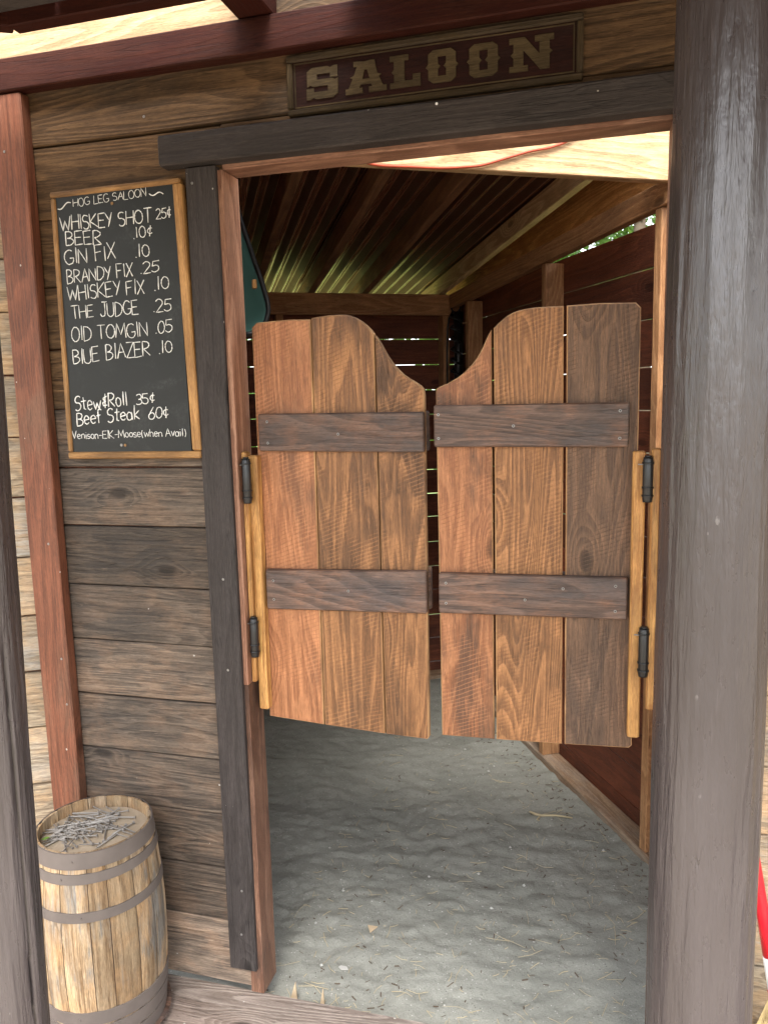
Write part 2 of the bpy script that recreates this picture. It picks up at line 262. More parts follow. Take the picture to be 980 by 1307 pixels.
# ------------------------------------------------------------------ mesh builder
class MB:
    def __init__(s): s.v = []; s.f = []; s.uv = []; s.mi = []; s.ti = []; s.sm = []
    def face(s, idx, uvs=None, mi=0, tint=(1, .5, .5), smooth=False):
        s.f.append(tuple(idx)); s.uv.append(uvs if uvs else [(0, 0)]*len(idx)); s.mi.append(mi); s.ti.append(tint); s.sm.append(smooth)
    def plank(s, p0, d, wd, td, L, W, T, ch=.0025, seed=None, tone=1.0, stain=.5, seg=6, warp=.0, cmi=0, mi=0, ends=True):
        """a board: starts at p0 (centre of its end section), runs along d, W wide along wd, T thick along td"""
        d = Vector(d).normalized(); wd = Vector(wd).normalized(); td = Vector(td).normalized(); p0 = Vector(p0)
        seed = random.random() if seed is None else seed; tint = (tone, stain, seed)
        su, sv_ = seed*7.3, seed*3.1
        ch = min(ch, W*.3, T*.3)
        def prof(i):
            a, b = W/2-i, T/2-i
            return [(-a+ch, -b), (a-ch, -b), (a, -b+ch), (a, b-ch), (a-ch, b), (-a+ch, b), (-a, b-ch), (-a, -b+ch)]
        ss = [0, ch] + [ch+(L-2*ch)*k/seg for k in range(1, seg)] + [L-ch, L]
        rings = []
        ph = seed*20
        for i, t in enumerate(ss):
            inset = ch if i in (0, len(ss)-1) else 0
            off = wd*(warp*math.sin(t*3.1+ph)) + td*(warp*.7*math.sin(t*2.3+ph*1.7))
            jit = warp*.6*math.sin(t*9+ph*3)
            base = len(s.v)
            for (a, b) in prof(inset):
                q = a + (jit if a > 0 else -jit*.7)
                s.v.append(p0 + d*t + wd*q + td*b + off)
            rings.append(base)
        per = [0]; pr = prof(0)
        for k in range(8):
            x1, y1 = pr[k]; x2, y2 = pr[(k+1) % 8]; per.append(per[-1]+math.hypot(x2-x1, y2-y1))
        for i in range(len(ss)-1):
            for k in range(8):
                a, b = rings[i], rings[i+1]; k2 = (k+1) % 8
                uvs = [(ss[i]+su, per[k]+sv_), (ss[i]+su, per[k+1]+sv_), (ss[i+1]+su, per[k+1]+sv_), (ss[i+1]+su, per[k]+sv_)]
                m_ = cmi if (k % 2 == 1 or i in (0, len(ss)-2)) else mi
                s.face((a+k, a+k2, b+k2, b+k), uvs, m_, tint)
        if ends:
            s.face([rings[0]+k for k in range(7, -1, -1)], [(pr[k][1]*.5+su, pr[k][0]+sv_) for k in range(7, -1, -1)], mi, (tone*.8, stain, seed))
            s.face([rings[-1]+k for k in range(8)], [(pr[k][1]*.5+su, pr[k][0]+sv_) for k in range(8)], mi, (tone*.8, stain, seed))
    def box(s, x0, x1, y0, y1, z0, z1, axis='x', **kw):
        cx, cy, cz = (x0+x1)/2, (y0+y1)/2, (z0+z1)/2
        if axis == 'x': s.plank((x0, cy, cz), (1, 0, 0), (0, 0, 1), (0, -1, 0), x1-x0, z1-z0, y1-y0, **kw)
        elif axis == 'y': s.plank((cx, y0, cz), (0, 1, 0), (1, 0, 0), (0, 0, 1), y1-y0, x1-x0, z1-z0, **kw)
        else: s.plank((cx, cy, z0), (0, 0, 1), (1, 0, 0), (0, 1, 0), z1-z0, x1-x0, y1-y0, **kw)
    def prism(s, pts, y0, y1, ch=.003, grain_z=True, seed=None, tone=1.0, stain=.5, mi=0, cmi=1):
        """outline pts (x,z), counter-clockwise seen from -y, thick from y0 (front) to y1"""
        seed = random.random() if seed is None else seed; tint = (tone, stain, seed); n = len(pts)
        def inset(c):
            r = []
            for i in range(n):
                p, a, b = Vector(pts[i]), Vector(pts[i-1]), Vector(pts[(i+1) % n])
                e1 = (p-a).normalized(); e2 = (b-p).normalized()
                n1 = Vector((-e1.y, e1.x)); n2 = Vector((-e2.y, e2.x)); m = n1+n2
                if m.length < 1e-6: m = n1
                m.normalize(); q = c/max(.5, m.dot(n1)); r.append(p+m*q)
            return r
        ins = inset(ch)
        rings = []
        for (pp, y) in ((ins, y0), (pts, y0+ch), (pts, y1-ch), (ins, y1)):
            rings.append(len(s.v)); s.v += [Vector((p[0], y, p[1])) for p in pp]
        su, sv_ = seed*7.3, seed*3.1
        uvf = lambda p: (p[1]+su, p[0]+sv_) if grain_z else (p[0]+su, p[1]+sv_)
        s.face([rings[0]+i for i in range(n)], [uvf(ins[i]) for i in range(n)], mi, tint)
        s.face([rings[3]+i for i in range(n-1, -1, -1)], [uvf(ins[i]) for i in range(n-1, -1, -1)], mi, tint)
        for r in range(3):
            for i in range(n):
                j = (i+1) % n; a, b = rings[r], rings[r+1]
                o = .01*(r+1)
                p, q = uvf(pts[i]), uvf(pts[j])
                s.face((a+i, b+i, b+j, a+j), [p, (p[0], p[1]+o), (q[0], q[1]+o), q], cmi, tint)
    def tube(s, path, rad, n=12, mi=0, tint=(1, .5, .5), cap=True, smooth=True, sq=(1, 1)):
        pts = [Vector(p) for p in path]; R = rad if isinstance(rad, (list, tuple)) else [rad]*len(pts)
        t0 = (pts[1]-pts[0]).normalized(); ref = Vector((0, 0, 1)) if abs(t0.z) < .9 else Vector((1, 0, 0))
        a = t0.cross(ref).normalized(); rings = []; L = 0
        for i, p in enumerate(pts):
            if i: L += (p-pts[i-1]).length
            t = (pts[min(i+1, len(pts)-1)]-pts[max(i-1, 0)]).normalized()
            a = (a - t*a.dot(t)).normalized(); b = t.cross(a)
            rings.append((len(s.v), L))
            for k in range(n):
                an = 2*math.pi*k/n; s.v.append(p + a*(math.cos(an)*R[i]*sq[0]) + b*(math.sin(an)*R[i]*sq[1]))
        for i in range(len(pts)-1):
            (a0, l0), (b0, l1) = rings[i], rings[i+1]; cr = 2*math.pi*R[i]
            for k in range(n):
                k2 = (k+1) % n
                s.face((a0+k, a0+k2, b0+k2, b0+k), [(l0, cr*k/n), (l0, cr*(k+1)/n), (l1, cr*(k+1)/n), (l1, cr*k/n)], mi, tint, smooth)
        if cap:
            s.face([rings[0][0]+k for k in range(n-1, -1, -1)], None, mi, tint); s.face([rings[-1][0]+k for k in range(n)], None, mi, tint)
    def lathe(s, prof, c=(0, 0, 0), n=32, a0=0, a1=2*math.pi, mi=0, tint=(1, .5, .5), smooth=True, uvscale=1):
        c = Vector(c); full = abs(a1-a0-2*math.pi) < 1e-6; m = n if full else n+1
        base = len(s.v)
        for (r, z) in prof:
            for k in range(m):
                an = a0+(a1-a0)*k/n; s.v.append(c+Vector((math.cos(an)*r, math.sin(an)*r, z)))
        for i in range(len(prof)-1):
            for k in range(n):
                k2 = (k+1) % m if full else k+1
                q = [(i, k), (i, k2), (i+1, k2), (i+1, k)]
                uvs = [(prof[x][1]*uvscale, prof[x][0]*(a0+(a1-a0)*(k if y == k else k+1)/n)) for x, y in q]
                s.face([base+x*m+y for x, y in q], uvs, mi, tint, smooth)
    def build(s, name, mats, parent=None, X=ID, loc=None, smooth_angle=None):
        me = bpy.data.meshes.new(name)
        loc = Vector(loc) if loc is not None else Vector((0, 0, 0))
        me.from_pydata([(X @ Vector(v)) - loc for v in s.v], [], s.f)
        me.color_attributes.new('tint', 'FLOAT_COLOR', 'CORNER'); me.uv_layers.new(name='UVMap')
        fu = []; fc = []
        for u_, t in zip(s.uv, s.ti):
            for q in u_: fu += [q[0], q[1]]; fc += [t[0], t[1], t[2], 1.0]
        me.uv_layers['UVMap'].data.foreach_set('uv', fu); me.color_attributes['tint'].data.foreach_set('color', fc)
        me.polygons.foreach_set('material_index', s.mi); me.polygons.foreach_set('use_smooth', s.sm)
        for m in (mats if isinstance(mats, (list, tuple)) else [mats]): me.materials.append(m)
        me.update()
        o = bpy.data.objects.new(name, me); COL.objects.link(o); o.location = loc
        if parent is not None:
            o.parent = parent; o.matrix_parent_inverse = mat_of(parent).inverted()
        return o
WM = {}
def mat_of(o): return WM.get(o.name, Matrix.Translation(o.location) @ o.rotation_euler.to_matrix().to_4x4())
def tag(o, label=None, cat=None, group=None, kind=None):
    if label: o['label'] = label
    if cat: o['category'] = cat; o['kind'] = 'thing'
    if group: o['group'] = group
    if kind: o['kind'] = kind
    return o
def thing(name, label, cat, loc=(0, 0, 0), group=None):
    o = bpy.data.objects.new(name, None); COL.objects.link(o); o.location = loc; o.empty_display_size = .1
    return tag(o, label, cat, group)
def tone(a=.8, b=1.15): return random.uniform(a, b)
def P2(u, v, z): q = U*u+V*v; return Vector((q.x, q.y, z))

# ------------------------------------------------------------------ ground
m = MB()
m.v += [Vector((-80, -80, -.17)), Vector((80, -80, -.17)), Vector((80, 80, -.17)), Vector((-80, 80, -.17))]; m.face((0, 1, 2, 3))
tag(m.build('ground', M['ground']), kind='structure')
m = MB()
for (a, b) in (((-70, 3.3), (70, 60)), ((1.6, .5), (70, 3.29))):
    i = len(m.v); m.v += [P2(a[0], a[1], -.155), P2(b[0], a[1], -.155), P2(b[0], b[1], -.155), P2(a[0], b[1], -.155)]; m.face((i, i+1, i+2, i+3))
tag(m.build('grass', M['grass']), kind='structure')

# trodden dirt floor inside, a displaced sheet
m = MB(); NX, NY = 300, 260; X0, X1, Y0, Y1 = -2.7, 1.15, .012, 3.5
def dirt_h(x, y):
    p = Vector((x, y, 0))
    h = .007*mnoise.noise(p*1.3) + .006*mnoise.noise(p*4.1+Vector((3, 1, 0)))
    rd = 1-abs(mnoise.noise(Vector((x*3.2+.8*mnoise.noise(p*2.2), y*7.5, 4))))
    h += .0045*max(0, rd-.75)*4*(.35+.65*max(0, mnoise.noise(p*.9+Vector((0, 5, 0)))+.5))
    q = mnoise.noise(Vector((x*11, y*17, 1))); h += .006*q
    h += .0055*abs(mnoise.noise(Vector((x*15+2, y*19, 6))))+.004*mnoise.noise(Vector((x*31, y*38, 2)))+.0014*mnoise.noise(Vector((x*70, y*70, 2)))
    uu, vv = x*U.x+y*U.y, x*V.x+y*V.y
    h += .03*math.exp(-max(0, .62-uu)/.10)*.6           # loose dirt banked against the side sill
    rg = 1-abs(mnoise.noise(Vector((x*4.5+1.2*mnoise.noise(p*3), y*5.5, 9))))
    h -= .007*max(0, rg-.8)*5*max(0, mnoise.noise(p*1.7+Vector((2, 0, 1)))+.35)
    return -.055+h
for j in range(NY+1):
    for i in range(NX+1):
        x = X0+(X1-X0)*i/NX; y = Y0+(Y1-Y0)*(j/NY)**1.25; m.v.append(Vector((x, y, dirt_h(x, y))))
for j in range(NY):
    for i in range(NX):
        a = j*(NX+1)+i; m.face((a, a+1, a+NX+2, a+NX+1), smooth=True)
tag(m.build('dirt_floor', M['dirt']), kind='structure')

# boardwalk of the porch: its back edge is the door sill
m = MB()
ys = [(-.185, -.001), (-.375, -.192), (-.565, -.381), (-.755, -.571), (-.94, -.761)]
for (a, b) in ys: m.box(-2.6, 2.6, a, b, -.045, 0, 'x', ch=.004, warp=.0015, tone=tone(.85, 1.1), stain=random.uniform(.3, .8), seg=14)
for x in (-2.3, -1.2, -.1, 1.0, 2.1): m.box(x, x+.04, -.93, -.01, -.165, -.047, 'y', tone=.7)
tag(m.build('boardwalk', M['deck']), kind='structure')

# ------------------------------------------------------------------ front wall (plane y = 0)
fwall = thing('front_wall', 'dark weathered plank front wall of the saloon with the doorway in it', 'wall', (-.3, 0, 0))
GAPS = [.004, .195, .352, .508, .665, .822, .979, 1.134, 1.297, 1.452, 1.607, 1.762, 1.92, 2.085, 2.262]
def siding_rows(m, x0, x1, gaps, y0, y1, tones=None, st=(.2, 1.0), seg=6, gap=.0022, tr=(.8, 1.15)):
    for k in range(len(gaps)-1):
        t = tones[k] if tones else tone(*tr)
        m.box(x0, x1, y0+random.uniform(0, .0025), y1, gaps[k]+random.uniform(.5, 1)*gap, gaps[k+1]-random.uniform(.5, 1)*gap, 'x', ch=.0025, tone=t, stain=random.uniform(*st), warp=.0008, seg=seg)
m = MB(); siding_rows(m, -1.474, -.862, GAPS[:11], 0, .02, [1.7, .8, .85, .85, .95, 1.1, .85, .62, 1.0, 1.0])
m.build('siding', M['siding'], fwall)
m = MB(); siding_rows(m, -1.474, -.862, GAPS[10:], 0, .02, [.95, .9, 1.0, 1.05])
m.box(-1.474, .32, -.003, .02, 2.264, 2.60, 'x', ch=.003, tone=.95, stain=.7, seg=10)
m.box(-.861, .32, -.001, .02, 2.199, 2.2615, 'x', ch=.002, tone=.9, stain=.7, seg=10)
tag(m.build('siding', M['siding_warm'], fwall), 'golden-brown upper siding sheltered by the roof')
m = MB(); m.box(-1.46, -.90, .0225, .034, .004, 2.58, 'z', seg=4); m.build('gap_blocker', M['barn_red'], fwall)  # added unseen sheet: stops light leaking through the board gaps
m = MB(); m.box(-1.474, -.79, -.010, -.0045, 2.4645, 2.60, 'x', ch=.001, tone=.8, stain=.8); m.build('lit_siding_patch', M['raw'], fwall)  # sunlit stretch of the siding, its brightness put in as a paler board
m = MB(); siding_rows(m, .18, 2.4, [.004, .15, .307, .462, .63, .79, .955, 1.115, 1.28, 1.44, 1.6, 1.76, 1.92, 2.085, 2.262], 0, .02, st=(.1, .7), seg=8)
m.box(.322, 2.4, -.003, .02, 2.264, 2.60, 'x', tone=.9, seg=8)
q_ = MB(); q_.box(.20, 2.39, .0225, .034, .004, 2.58, 'z', seg=4); q_.build('gap_blocker', M['barn_red'], fwall)  # sheet added behind the pale boards so their gaps stay dark
tag(m.build('siding', M['pale_siding'], fwall), 'paler weathered siding to the right of the doorway')
# frame members
m = MB(); m.box(-1.474, -1.381, -.035, -.001, .004, 2.385, 'z', ch=.003, seg=12, warp=.001, tone=.95, stain=.7); m.build('corner_post', M['red_stud'], fwall)
for (x0, x1, lb, z0) in ((-.9475, -.8685, .073, .073), (.142, .225, .02, .02)):
    m = MB(); m.box(x0, x1, -.024, -.0005, z0, 2.166, 'z', ch=.002, seg=10, warp=.0008)
    m.build('door_casing', M['dark_paint'], fwall)
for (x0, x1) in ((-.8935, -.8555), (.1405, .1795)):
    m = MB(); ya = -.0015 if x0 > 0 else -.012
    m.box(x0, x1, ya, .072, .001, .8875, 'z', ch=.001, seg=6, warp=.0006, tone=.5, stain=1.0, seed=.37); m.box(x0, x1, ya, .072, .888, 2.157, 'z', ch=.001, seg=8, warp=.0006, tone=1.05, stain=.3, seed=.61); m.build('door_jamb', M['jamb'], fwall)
m = MB(); m.box(-1.004, .26, -.047, -.0045, 2.168, 2.2365, 'x', ch=.0035, seg=10, warp=.001); m.build('header_beam', M['dark_paint'], fwall)
m = MB(); m.box(-.862, .30, -.0035, .072, 2.159, 2.197, 'x', ch=.002, seg=8, tone=.8); m.build('door_head', M['jamb'], fwall)
m = MB(); m.box(-1.50, .9, -.042, -.0045, 2.388, 2.463, 'x', ch=.003, seg=10, warp=.001); m.build('ledger_beam', M['maroon'], fwall)
# yellow pivot strips screwed to the jambs
m = MB(); m.box(-.8545, -.8415, .006, .036, .890, 1.491, 'z', ch=.003, seg=8); m.build('pivot_strip', M['yellow_strip'], fwall)
m = MB(); m.box(.1185, .1395, .008, .04, .897, 1.493, 'z', ch=.004, seg=8, tone=.9); m.build('pivot_strip', M['yellow_strip'], fwall)
# nail heads and small pale marks
def disc(m, c, r, nrm=(0, -1, 0), h=.0012, n=10, mi=0):
    nn = Vector(nrm).normalized(); c = Vector(c); m.tube([c, c+nn*h], [r, r*.85], n, mi)
for (x, z, y) in ((-.93, 2.13, -.0245), (-.905, .93, -.0245), (-.905, 1.17, -.0245), (-.908, .18, -.0245), (-.9, .31, -.0245), (-1.06, 2.3, -.0035), (-1.44, 2.25, -.0355), (-1.40, .93, -.0355), (-1.41, 1.25, -.0355), (-1.395, .8, -.0355)):
    m = MB(); disc(m, (x, y, z), .0035); m.build('nail_head', M['steel'], fwall)

# ------------------------------------------------------------------ pale wall left of the corner, parallel to the shed
VL = .743
lw = thing('side_wall', 'pale weathered plank wall running off beyond the red corner post', 'wall', P2(-1.9, VL, 0))
LG = [-.12, .05, .215, .38, .546, .714, .878, 1.04, 1.205, 1.372, 1.535, 1.699, 1.864, 2.0, 2.127, 2.288, 2.455]
m = MB()
def room_rows(m, u0, u1, v0, v1, gaps, gap=.002, tr=(.85, 1.15), st=(.1, .9), seg=6, axis='x', warp=.0008, tones=None):
    for k in range(len(gaps)-1):
        a, b = gaps[k]+gap*random.uniform(.5, 1), gaps[k+1]-gap*random.uniform(.5, 1)
        m.box(u0, u1, v0, v1, a, b, axis, ch=.0025, tone=tones[k] if tones else tone(*tr), stain=random.uniform(*st), warp=warp, seg=seg)
room_rows(m, -3.6, -1.278, VL, VL+.02, LG, gap=.0028)
m.box(-3.6, -1.255, VL, VL+.02, 2.458, 2.60, 'x', tone=1.05, stain=.2)
m.build('siding', M['pale_siding'], lw, ROOM)
m = MB(); m.box(-3.6, -1.27, VL+.0225, VL+.034, -.1, 2.58, 'z', seg=4); m.build('gap_blocker', M['barn_red'], lw, ROOM)  # added backing, blocks light in the gaps of this wall
m = MB(); m.box(-3.6, -1.262, VL-.04, VL-.001, 2.388, 2.46, 'x'); m.build('ledger_beam', M['maroon'], lw, ROOM)

# ------------------------------------------------------------------ shed behind: back wall, right wall, left wall, roof
bw = thing('back_wall', 'dark red-brown plank back wall inside, with bright slits between boards', 'wall', P2(0, 2.75, 0))
BG = [-.16, .033, .183, .327, .484, .626, .775, .928, 1.066, 1.207, 1.378, 1.53, 1.671, 1.813, 1.958, 2.10, 2.19]
m = MB()
for k in range(len(BG)-1):
    g1 = .0055
    m.box(-1.0, .75, 2.772, 2.79, BG[k]+g1*random.uniform(.25, .6), BG[k+1]-g1*random.uniform(.25, .6), 'x', ch=.0015, tone=tone(.8, 1.1), stain=random.uniform(.2, .9), warp=.0006, seg=8)
m.build('boards', M['barn_red'], bw, ROOM)
m = MB(); m.box(-.97, .70, 2.681, 2.719, 2.083, 2.196, 'x', tone=1.0); m.build('top_plate', M['stud'], bw, ROOM)
m = MB(); m.box(-.97, .62, 2.681, 2.77, -.09, -.02, 'x'); m.build('bottom_plate', M['sill'], bw, ROOM)
for x in (.588, -.35):
    m = MB(); m.box(x, x+.038, 2.683, 2.771, -.019, 2.082, 'z'); m.build('stud', M['stud'], bw, ROOM)

rw = thing('shed_side_wall', 'dark red plank wall inside the shed, standing on a dusty sill', 'wall', P2(.68, 1.7, 0))
RG = [-.12, .055, .205, .355, .505, .655, .805, .955, 1.105, 1.255, 1.405, 1.555, 1.705, 1.87, 2.04, 2.1835]
m = MB()
for k in range(len(RG)-1):
    a, b = RG[k]+random.uniform(.0012, .003), RG[k+1]-random.uniform(.0012, .003)
    m.plank((.722, .20, (a+b)/2), (0, 1, 0), (0, 0, 1), (1, 0, 0), 2.57, b-a, .018, ch=.0015, tone=tone(.8, 1.15), stain=random.uniform(.2, .9), warp=.0006, seg=8)
m.build('boards', M['barn_red'], rw, ROOM)
m = MB(); m.plank((.643, .25, 2.2525), (0, 1, -.04), (0, 0, 1), (1, 0, 0), 2.43, .075, .038, tone=.9); m.build('top_plate', M['stud'], rw, ROOM)
m = MB(); m.box(.624, .712, .12, 2.68, -.085, -.004, 'y', ch=.004, seg=8); m.build('bottom_plate', M['sill'], rw, ROOM)
for y in (.70, 1.50, 2.40):
    m = MB(); m.box(.628, .7125, y, y+.038, -.003, 2.2235-.04*(y+.04), 'z'); m.build('stud', M['stud'], rw, ROOM)

tw = thing('shed_side_wall', 'plain dark plank wall of the shed opposite the dusty sill', 'wall', P2(-.98, 1.7, 0))
m = MB()
for k in range(len(RG)-1): m.plank((-.98, .72, (RG[k]+RG[k+1])/2), (0, 1, 0), (0, 0, 1), (1, 0, 0), 2.05, RG[k+1]-RG[k]-.002, .018, tone=tone(), seg=4)
m.plank((-.98, .72, 2.22), (0, 1, 0), (0, 0, 1), (1, 0, 0), 2.05, .20, .018, seg=4)
m.build('boards', M['barn_red'], tw, ROOM)

SL = .11
rf = thing('shed_roofing', 'sloping corrugated iron shed roof on pine rafters, seen from below', 'roof', P2(-.3, 1.8, 2.3))
def zr(v): return 2.2+(2.7-v)*SL
m = MB(); pitch = .068; amp = .014; nseg = 8; u0, u1 = -1.05, .86; NU = int((u1-u0)/pitch*nseg); vs = [.69, 1.2, 1.8, 2.4, 2.8, 3.0, 3.3]
for v_ in vs:
    for i in range(NU+1):
        uu = u0+pitch*i/nseg; m.v.append(Vector((uu, v_, zr(v_)+.099+amp*math.cos(2*math.pi*i/nseg))))
for j in range(len(vs)-1):
    for i in range(NU):
        a = j*(NU+1)+i; x0, x1 = i/nseg, (i+1)/nseg; m.face((a, a+1, a+NU+2, a+NU+1), [(x0, vs[j]), (x1, vs[j]), (x1, vs[j+1]), (x0, vs[j+1])], smooth=True)
m.build('corrugated_sheet', M['iron'], rf, ROOM)
for ur in (-.76, -.45, -.15, .15, .592):
    m = MB(); m.plank((ur, .685, zr(.685)+.0445), (0, 1, -SL), (1, 0, 0), (0, SL, 1), 2.36, .038, .087, seg=8, tone=tone(.85, 1.1)); m.build('rafter', M['raw'] if ur > .5 else M['rafter'], rf, ROOM)  # rafter nearest the side wall is paler: sunlight put into its colour
m = MB(); m.plank((.757, .685, zr(.685)-.015), (0, 1, -SL*.62), (1, 0, 0), (0, SL, 1), 2.36, .038, .20, seg=8, tone=1.1); m.build('rafter', M['sunlit_orange_pine'], rf, ROOM)  # end rafter, sunlight painted in with a brighter orange wood
m = MB(); m.box(-.90, .622, .645, .683, 2.256, 2.44, 'x', ch=.003, seg=10, stain=.1, seed=.31); m.build('header_board', M['raw'], rf, ROOM)

# ------------------------------------------------------------------ porch roof above the door (mostly above the picture)
pr = thing('porch_canopy', 'maroon timber porch roof whose beams cross above the sign', 'roof', (0, -.5, 2.5))
m = MB()
for k in range(9):
    x = -1.75+k*.62
    yb = -.19 if x < -.9 else -.05
    m.plank((x+.3, -1.52, 2.215), (0, 1, .22), (1, 0, 0), (0, -.22, 1), (1.52+yb)*1.024, .615, .022, seg=2)
m.build('roof_boards', M['porch_roof'], pr)
m = MB(); m.box(-1.275, .9, -.19, -.15, 2.452, 2.53, 'x', ch=.003); m.build('cross_beam', M['maroon'], pr)
m = MB(); m.box(-.79, -.705, -.149, -.005, 2.4655, 2.56, 'y', ch=.003); m.build('joist', M['maroon'], pr)
m = MB(); m.plank((-1.277, -.17, 2.492), (-U.x, -U.y, 0), (0, 0, 1), V, 1.6, .078, .04, ch=.003); m.build('cross_beam', M['maroon'], pr)
m = MB(); m.box(-1.7, 3.2, -.73, -.60, 2.25, 2.39, 'x', ch=.004); m.build('eave_beam', M['dark_paint'], pr)

# ------------------------------------------------------------------ posts
def log_post(label, cx, cy, z0, z1, r_of, seed, lean=(0, 0), crack=None):
    m = MB(); n = 110; rings = 150
    for i in range(rings+1):
        z = z0+(z1-z0)*i/rings; r = r_of(z)
        ox = .006*mnoise.noise(Vector((seed, z*.9, 0)))+lean[0]*z; oy = .006*mnoise.noise(Vector((seed, z*.9, 7)))+lean[1]*z
        for k in range(n):
            a = 2*math.pi*k/n
            d = .0045*mnoise.noise(Vector((math.cos(a)*2.2+seed, math.sin(a)*2.2, z*1.1)))+.0016*mnoise.noise(Vector((math.cos(a)*9+seed, math.sin(a)*9, z*4)))
            d += .0011*mnoise.noise(Vector((math.cos(a)*17+seed, math.sin(a)*17, z*2.2)))
            if crack is not None:
                ca_ = crack+.10*mnoise.noise(Vector((z*2.1, seed, 3)))+.05*z
                da_ = abs((a-ca_+math.pi) % (2*math.pi)-math.pi)
                if da_ < .035 and .3 < z < 1.25: d -= .012*min(1, (z-.3)*6, (1.25-z)*6)
            m.v.append(Vector((cx+ox+math.cos(a)*(r+d), cy+oy+math.sin(a)*(r+d), z)))
    for i in range(rings):
        for k in range(n):
            k2 = (k+1) % n; zA = z0+(z1-z0)*i/rings; zB = z0+(z1-z0)*(i+1)/rings; c = 2*math.pi*.07/n
            m.face((i*n+k, i*n+k2, (i+1)*n+k2, (i+1)*n+k), [(zA, c*k), (zA, c*(k+1)), (zB, c*(k+1)), (zB, c*k)], 0, (1, .5, seed*.1 % 1), True)
    m.face([k for k in range(n-1, -1, -1)]); m.face([rings*n+k for k in range(n)])
    o = m.build('porch_post', M['post'], loc=(cx, cy, z0)); tag(o, label, 'post', 'round painted porch posts'); return o
log_post('thick brown painted log post in front of the broom, beside the doorway', .156, -.66, .0, 2.26, lambda z: .0685+.002*math.sin(z*2.2), 3.3)
log_post('slim brown painted log post in front of the nail keg', -1.034, -.68, .0, 2.26, lambda z: .0465+.006*max(0, z-.4), 8.1, (.012, 0), crack=-.38)

# ------------------------------------------------------------------ swinging doors
def swing_door(label, hinge, ang, planks, battens, strip, hinge_z, hx, sgn):
    X = Matrix.Translation((hinge[0], hinge[1], 0)) @ Matrix.Rotation(math.radians(ang), 4, 'Z')
    t = thing('swing_door', label, 'door', (hinge[0], hinge[1], .78), 'pair of batwing saloon doors'); t.rotation_euler = (0, 0, math.radians(ang))
    WM[t.name] = Matrix.Translation((hinge[0], hinge[1], .78)) @ Matrix.Rotation(math.radians(ang), 4, 'Z')
    for (pts, mat, tn, st, sd2, lb) in planks:
        m = MB(); m.prism(pts, -.009, .010, .0028, True, sd2, tn, st)
        o = m.build('plank', [M[mat], M['edge']], t, X)
        if lb: o['label'] = lb
    for (x0, x1, z0a, z0b, h, tn, scr) in battens:
        for side in (0, 1):
            m = MB(); L = x1-x0; dz = z0b-z0a
            y = -.0185 if side == 0 else .0195
            xs = x0 if side == 0 else x0+.002
            m.plank((xs, y, z0a+h/2), (L, 0, dz), (0, 0, 1), (0, -1, 0), L, h, .018, ch=.003, tone=tn, stain=.7, seg=8, warp=.0008, cmi=0)
            b = m.build('batten', M['batten'], t, X)
            if side == 0:
                for (sx, sz) in scr:
                    q = MB(); c = Vector((x0+sx*L, y-.0088, z0a+dz*sx+sz*h)); q.tube([c, c+Vector((0, -.0012, 0))], [.0036, .0031], 12, 0)
                    q.tube([c+Vector((0, -.0013, 0)), c+Vector((0, -.0017, 0))], [.0018, .0018], 6, 1)
                    so = q.build('screw', [M['steel'], M['black']], None, X); so.parent = b; so.matrix_parent_inverse = mat_of(t).inverted()
                    so.matrix_parent_inverse = (mat_of(t) @ b.matrix_parent_inverse @ Matrix.Translation(b.location)).inverted()
    m = MB(); x0, x1, za, zb = strip; m.box(x0, x1, -.036, -.0095, za, zb, 'z', ch=.003, seg=8, tone=1.05); m.build('pivot_strip', M['yellow_strip'], t, X)
    for (za, zb) in hinge_z:
        hb = MB(); c = Vector((hx, -.053, 0)); r = .0112
        z1, z2 = za, zb
        hb.tube([c+Vector((0, 0, z)) for z in (z1, z1+.004, z1+.006, z2-.006, z2-.004, z2)], [r*.93, r*.93, r, r, r*.93, r*.93], 20, 0)
        for zc in (z1+.012, z2-.014, z1+.03): hb.tube([c+Vector((0, 0, zc)), c+Vector((0, 0, zc+.004))], [r*1.16, r*1.16], 20, 0)
        hb.box(hx-.003 if sgn > 0 else hx-.013, hx+.013 if sgn > 0 else hx+.003, -.0425, -.0365, z1+.006, z2-.006, 'z', ch=.001)
        pz = z1+.016; hb.tube([c+Vector((-.006, -.002, z2-.016)), c+Vector((-.021, -.002, z2-.015))], .0016, 6, 1)
        h_ = hb.build('hinge', [M['black'], M['steel']], t, X)
        k = MB(); k.tube([c+Vector((0, 0, z2)), c+Vector((0, 0, z2+.004))], [r*.7, r*.68], 14, 0); ko = k.build('finial', M['black'], None, X)
        ko.parent = h_; ko.matrix_parent_inverse = (mat_of(t) @ h_.matrix_parent_inverse).inverted()
    return t
L1 = [(-.002, .783), (.1535, .775), (.1555, 1.8085), (.10, 1.811), (.012, 1.808), (-.002, 1.797)]
L2 = [(.156, .775), (.3195, .7685), (.316, 1.7665), (.308, 1.777), (.295, 1.790), (.283, 1.799), (.271, 1.8065), (.258, 1.812), (.246, 1.815), (.222, 1.8155), (.201, 1.815), (.18, 1.8135), (.158, 1.8115)]
L3 = [(.3225, .7685), (.430, .7665), (.4355, .772), (.4365, 1.62), (.4345, 1.634), (.427, 1.643), (.415, 1.651), (.402, 1.6585), (.387, 1.669), (.372, 1.683), (.360, 1.697), (.349, 1.713), (.340, 1.7285), (.331, 1.745), (.3225, 1.7585), (.319, 1.763)]
